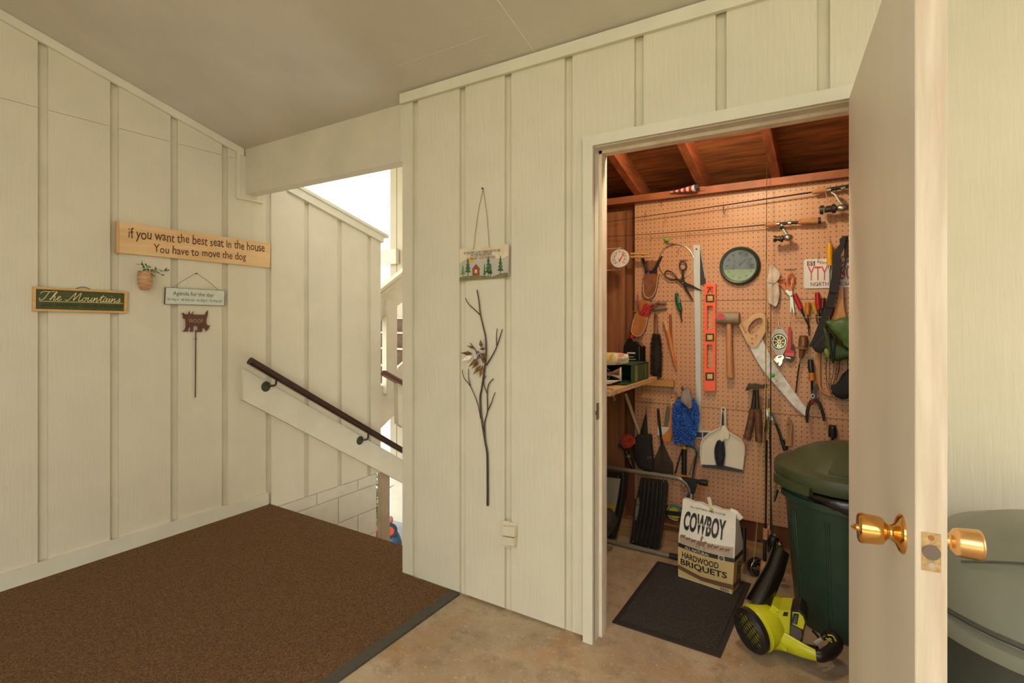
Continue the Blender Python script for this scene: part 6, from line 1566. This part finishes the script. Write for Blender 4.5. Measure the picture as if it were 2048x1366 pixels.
# dark boot-like pouch beside the jamb
t = thing('canvas_pouch', 'dark olive rounded pouch half hidden behind the left door jamb', 'pouch', PZ(1216,1090))
flat(s2,[(0,700),(78,748),(120,800),(160,880),(150,935),(118,1000),(80,1045),(0,1062)],2.90,.09).bevel(.02,3).bulge(1,1,.002,4).build('body', M('pouch_olive',(48,40,26),.8,vs=30,c2=(66,56,38)), t, 80)
MB().tube([PY(*s2(*p),2.895) for p in ((60,735),(122,800),(160,882),(148,938),(108,1010))], .0035, 6).build('piping', M('pouch_piping',(92,80,52),.7), t)

# --- yellow leaf blower on the floor
t = thing('leaf_blower', 'lime yellow electric leaf blower with a black nozzle lying by the green can', 'leaf blower', PZ(1560,1310))
BY_ = M('blower_yellow',(206,204,36),.32,var=.04,vs=14); BB = M('blower_black',(34,28,24),.4,var=.15,vs=40)
y0 = 2.36
# fan housing: a short drum lying on its side, facing the door
fcn = PY(*s5(322,762), 2.325); fa = Vector((-.63,-.75,-.16)).normalized()
rF = .080
MB().lathe([(rF*.2,-.115),(rF*.75,-.112),(rF*.98,-.09),(rF*1.06,-.05),(rF*1.04,-.01),(rF*.98,0)], fcn, fa, 30).build('fan_housing', BY_, t)
gr = MB().lathe([(rF*.98,-.012),(rF*1.08,-.012),(rF*1.08,.008),(rF*.9,.022),(rF*.88,.016),(rF*.9,.0)], fcn, fa, 30).build('grille_ring', BB, t)
MB().disc(fcn-fa*.02, fa*.004, rF*.95, 24).build('fan_back', M('fan_yellow',(222,212,60),.5), gr, 0)
g1 = fa.cross(Vector((0,0,1))).normalized(); g2_ = g1.cross(fa)
dirx = (g1*.80+g2_*.60); diry = (g1*-.60+g2_*.80)
for k in range(-6,7):
    o_ = k*.0142; h_ = sqrt(max(0,(rF*.93)**2-o_*o_)); p = fcn+fa*(.012+.008*(1-(o_/rF)**2))
    MB().tube([p+diry*o_-dirx*h_, p+diry*o_+fa*.004, p+diry*o_+dirx*h_], .0027, 6).build('grille_bar', BB, gr)
for k in range(-3,4):
    o_ = k*.025; h_ = sqrt(max(0,(rF*.93)**2-o_*o_)); p = fcn+fa*.010
    MB().tube([p+dirx*o_-diry*h_, p+dirx*o_+fa*.006, p+dirx*o_+diry*h_], .0026, 6).build('grille_rib', BB, gr)
MB().poly([fcn+diry*(rF*1.02)*-1+dirx*.01, fcn+diry*(rF*1.12)*-1, fcn+diry*(rF*1.02)*-1-dirx*.012],-fa*.03).build('tab', BY_, t)
fl_ = [fcn-fa*.03+(g1*cos(a)+g2_*sin(a))*rF*1.07 for a in [2*pi*k/30 for k in range(30)]]
MB().tube(fl_, .004, 6, closed=True).build('flange', BY_, t)
def s5p(x, z, y): return PY(*s5(x,z), y)
# motor body and battery
MB().poly([s5p(*q,y0-.005) for q in ((560,720),(590,480),(640,372),(752,455),(918,466),(935,480),(905,845),(700,740))], (0,.11,0)).bevel(.012,2).build('motor_body', BY_, t)
for k in range(5): MB().tube([s5p(622+k*20,600-k*36,y0-.010),s5p(690+k*14,640-k*42,y0-.010)], .0042, 6).build('vent_rib', BY_, t)
bt = MB().poly([s5p(*q,y0-.014) for q in ((920,470),(1060,450),(1130,520),(1165,640),(1130,760),(1095,960),(1060,950),(900,860))], (0,.105,0)).bevel(.012,2).build('battery', BB, t)
MB().poly([s5p(*q,y0-.017) for q in ((950,488),(1052,500),(1110,560),(1136,640),(1108,752),(1060,730),(940,665),(950,560))], (0,.006,0)).bevel(.002,1).build('battery_plate', BY_, bt)
MB().poly([s5p(*q,y0-.019) for q in ((965,505),(1048,520),(1018,682),(935,655))], (0,.004,0)).build('battery_label', BLACK, bt, 0)
MB().poly([s5p(*q,y0-.017) for q in ((925,680),(1080,755),(1090,860),(1060,930),(905,850))], (0,.004,0)).bevel(.001,1).build('battery_side', M('battery_grey',(84,76,70),.45), bt)
MB().poly([s5p(*q,y0-.0065) for q in ((818,485),(884,492),(872,552),(800,545))], (0,.003,0)).build('label', BLACK, t, 0)
tx = MB(); lettering(tx,'40V',s5p(950,655,y0-.0195),s5p(985,520,y0-.0195),.011,up=Vector((.96,0,-.25)),out=(0,-1,0)); tx.build('battery_print', M('grey_label',(0,0,0)), bt, 0)
# arm running to the black hoop handle
MB().tube(spline([s5p(560,860,y0+.01),s5p(700,890,y0-.0),s5p(900,970,y0-.015),s5p(1120,1075,y0-.035),s5p(1320,1150,y0-.045)],5), [.052+(-.0016)*i for i in range(21)], 14, .62).build('arm', BY_, t)
MB().poly([s5p(*q,y0-.06) for q in ((760,985),(860,1060),(850,1082),(800,1050))], (0,.03,0)).bevel(.002,1).build('foot_tab', BY_, t)
hp_ = [s5p(1315,1150,y0-.045),s5p(1400,1150,y0-.040),s5p(1520,1095,y0-.005),s5p(1600,1010,y0+.03),s5p(1610,930,y0+.05),s5p(1560,860,y0+.07),s5p(1480,830,y0+.09),s5p(1400,880,y0+.08)]
MB().tube(spline(hp_,5), [.022]*8+[.024]*12+[.022]*8+[.018-.001*i for i in range(8)], 12).build('handle', BB, t)
MB().tube(spline([s5p(1000,985,y0+.03),s5p(1150,1030,y0+.0),s5p(1330,1060,y0-.015)],4), .014, 10).build('handle_root', BB, t)
for q in ([(1452,880),(1520,920),(1566,968)],[(1480,835),(1560,850),(1610,930)],[(1500,880),(1540,905)]): MB().tube(spline([s5p(x,z,y0+.018) for x,z in q],4), .0022, 6).build('yellow_line', BY_, t)
MB().tube([s5p(1290,975,y0+.0),s5p(1340,935,y0+.012),s5p(1390,905,y0+.02)], .0085, 8, .6).bevel(.001,1).build('trigger', M('trigger_grey',(176,164,146),.4), t)
MB().tube(spline([s5p(1250,770,y0+.06),s5p(1310,830,y0+.06),s5p(1350,880,y0+.05)],4), .005, 6).build('trigger_lever', BB, t)
# nozzle tube leaning back to the corner
NZ_ = [PY(1512,1212,2.40), PY(1532,1174,2.45), PY(1549,1140,2.50), PY(1561,1102,2.55)]
MB().tube(NZ_, [.046,.043,.039,.036], 20).build('nozzle', M('nozzle_black',(20,16,15),.25,coat=.4), t)

# unseen bulb added to brighten the shed, hidden above the door head
t = thing('added_shed_bulb', 'unseen bare bulb added to brighten the shed, just inside above the door', 'lamp', (-.52,2.30,2.40))
MB().lathe([(0,0),(.045,0),(.045,-.02),(.022,-.024),(.022,-.05),(0,-.05)], (-.52,2.30,2.452), (0,0,1), 20).build('socket', M('socket_white',(220,210,190),.5), t)
MB().lathe([(0,0),(.013,-.002),(.016,-.02),(.028,-.05),(.026,-.075),(.012,-.09),(0,-.092)], (-.52,2.30,2.402), (0,0,1), 20).build('bulb', M('bulb_glow',(255,214,160),.3,emit=BULB_GLOW), t)
# ================================================================ seen through the stair opening
xq = -3.67
def SX(u, v, x=xq): return PX(u, v, x)
ZM = crop(745,490,8.54); ZN = crop(745,640,8.54); ZO_ = crop(745,790,8.54)
# stair flight going up behind the guard
t = thing('stair_flight', 'carpeted stair flight with white nosings rising beyond the opening', 'stairs', (-3.4,4.2,-.2))
UC = M('stair_pile',(88,64,48),.95,vs=130,c2=(124,98,80),bump=.5,bs=200); NOS = M('nosing',(214,204,190),.5)
heads = [(4.10,.63),(4.33,.81),(4.575,.985),(4.79,1.165),(4.95,1.345)]
for k,(yy_,zz_) in enumerate(heads):
    MB().box((-5.6,yy_,zz_-.19),(-2.5,4.985-.002*k,zz_-.012)).build('step', UC, t, 0)
    MB().box((-5.6,yy_-.022,zz_-.022),(-2.5,min(yy_+.03,4.99),zz_-.004)).bevel(.003,1).build('nosing', NOS, t)
# stringer and posts of its near guard
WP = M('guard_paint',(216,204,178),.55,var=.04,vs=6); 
t = thing('stair_guard', 'painted guard with sloping rail and post beside the far stair flight', 'guard', SX(778,795))
P = lambda pts, x=xq: [SX(*q, x) for q in pts]
MB().poly(P([(735,612),(762,588),(812,551),(812,599),(785,619),(735,668)]), (-.035,0,0)).build('upper_panel', WP, t, 0)
MB().poly(P([(735,604),(762,578),(830,524),(830,530),(762,585),(735,611)],xq+.02), (-.08,0,0)).build('cap_rail', WP, t, 0)
MB().poly(P([(735,613),(762,588),(830,535),(830,540),(762,594),(735,618)],xq+.012), (-.05,0,0)).build('cap_rail', WP, t, 0)
MB().poly(P([(735,768),(760,770),(772,774),(772,795),(786,793),(794,772),(794,825),(760,858),(735,880)],xq), (-.04,0,0)).build('stringer', WP, t, 0)
pp0, pp1 = SX(769,795,xq+.0), SX(769,601,xq)
MB().box((xq-.004,pp0.y,pp0.z),(xq+.05,pp0.y+.115,pp1.z)).bevel(.003,1).build('post', WP, t)
MB().box((xq-.01,pp0.y-.02,SX(769,786).z),(xq+.045,pp0.y,SX(769,634).z)).build('post_side', WP, t)
t = thing('far_handrail', 'short dark brown handrail end above a painted baluster in the stair opening', 'handrail', SX(800,860,-3.3))
xr = -3.30
a_, b_ = SX(768,746,xr), SX(816,773,xr); d_ = (b_-a_).normalized()
MB().poly([a_+Vector((x_,0,0))+Vector((0,-d_.z,d_.y))*z_ for x_, z_ in ((.034,-.02),(.034,.008),(.02,.022),(-.02,.022),(-.034,.008),(-.034,-.02))], d_*.62).bevel(.004,2).build('rail', M('redwood_rail',(92,52,34),.35,coat=.3), t)
MB().poly([SX(*q,xr) for q in ((795.5,765),(808,765),(808,856),(797,848))], (-.05,0,0)).bevel(.004,1).build('baluster', WP, t)
MB().poly([SX(*q,xr-.0) for q in ((806,766),(816,772),(816,866),(806,852))], (-.03,0,0)).build('baluster', M('shade_paint',(190,176,146),.55), t, 0)  # baluster's shaded side, its shade put into a darker paint copy
MB().poly([SX(*q,xq-.05) for q in ((796,735),(812,720),(830,708),(830,790),(790,790),(790,750))], (-.03,0,0)).build('far_stringer', WP, t, 0)
# post under the rail board
pa = PX(762.5,950,XL-.01); pb = PX(775,950,XL-.01)
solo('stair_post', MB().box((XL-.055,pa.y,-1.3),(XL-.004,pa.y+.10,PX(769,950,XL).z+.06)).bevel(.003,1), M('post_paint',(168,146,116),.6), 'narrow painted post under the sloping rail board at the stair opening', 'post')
pe = PX(753.5,960,XL-.012)
# plant and ornament on the lower paving
pz_ = PZ(757,1092,-1.3)
t = thing('potted_shrub', 'leafy green plant in a dark red pot outside beyond the block wall', 'potted plant', pz_)
MB().lathe([(0,0),(.10,0),(.13,.19),(.14,.19),(.14,.22),(.12,.22),(.115,.2),(0,.2)], pz_, (0,0,1), 20).build('pot', M('pot_red',(132,40,28),.5), t)
lv_ = M('shrub_leaf',(104,134,74),.6,vs=20,c2=(150,176,116)); rg = random.Random(12)
for k in range(7):
    e_ = pz_+Vector((rg.uniform(-.2,.02),rg.uniform(-.12,.12),rg.uniform(.45,.85))); path = spline([pz_+Vector((0,0,.2)), (pz_+e_)/2+Vector((0,0,.12)), e_],5)
    MB().tube(path,.006,5).build('stem', lv_, t)
    for q in path[3:]:
        for _ in range(2):
            d = Vector((rg.uniform(-1,1),rg.uniform(-1,1),rg.uniform(-.3,.6))).normalized(); s_ = d.cross(Vector((0,0,1))).normalized(); L = rg.uniform(.08,.14)
            MB().poly([q,q+d*L*.5+s_*L*.22,q+d*L,q+d*L*.5-s_*L*.22],(0,0,.003)).build('leaf', lv_, t, 0)
pz_ = PZ(788,1093,-1.3)
t = thing('garden_ornament', 'blue garden ornament with a round red face standing on the grey paving', 'ornament', pz_)
MB().lathe([(0,0),(.08,0),(.09,.04),(.075,.10),(.05,.16),(.02,.18),(0,.18)], pz_, (0,0,1), 18).build('blue_body', M('ornament_blue',(52,88,122),.4), t)
cq = pz_+Vector((-.012,-.05,.20)); dn = Vector((.6,-.75,.1)).normalized()
MB().lathe([(.05,0),(.085,0),(.085,.03),(.05,.03)], cq, dn, 22).build('dark_ring', M('ornament_navy',(46,54,70),.4), t); MB().disc(cq+dn*.005, dn*.02, .055, 20).build('red_face', M('ornament_red',(214,84,70),.4), t)
MB().ball(pz_+Vector((-.03,-.03,.31)), (.035,.035,.045), 12).build('head', M('ornament_pink',(196,140,124),.5), t)
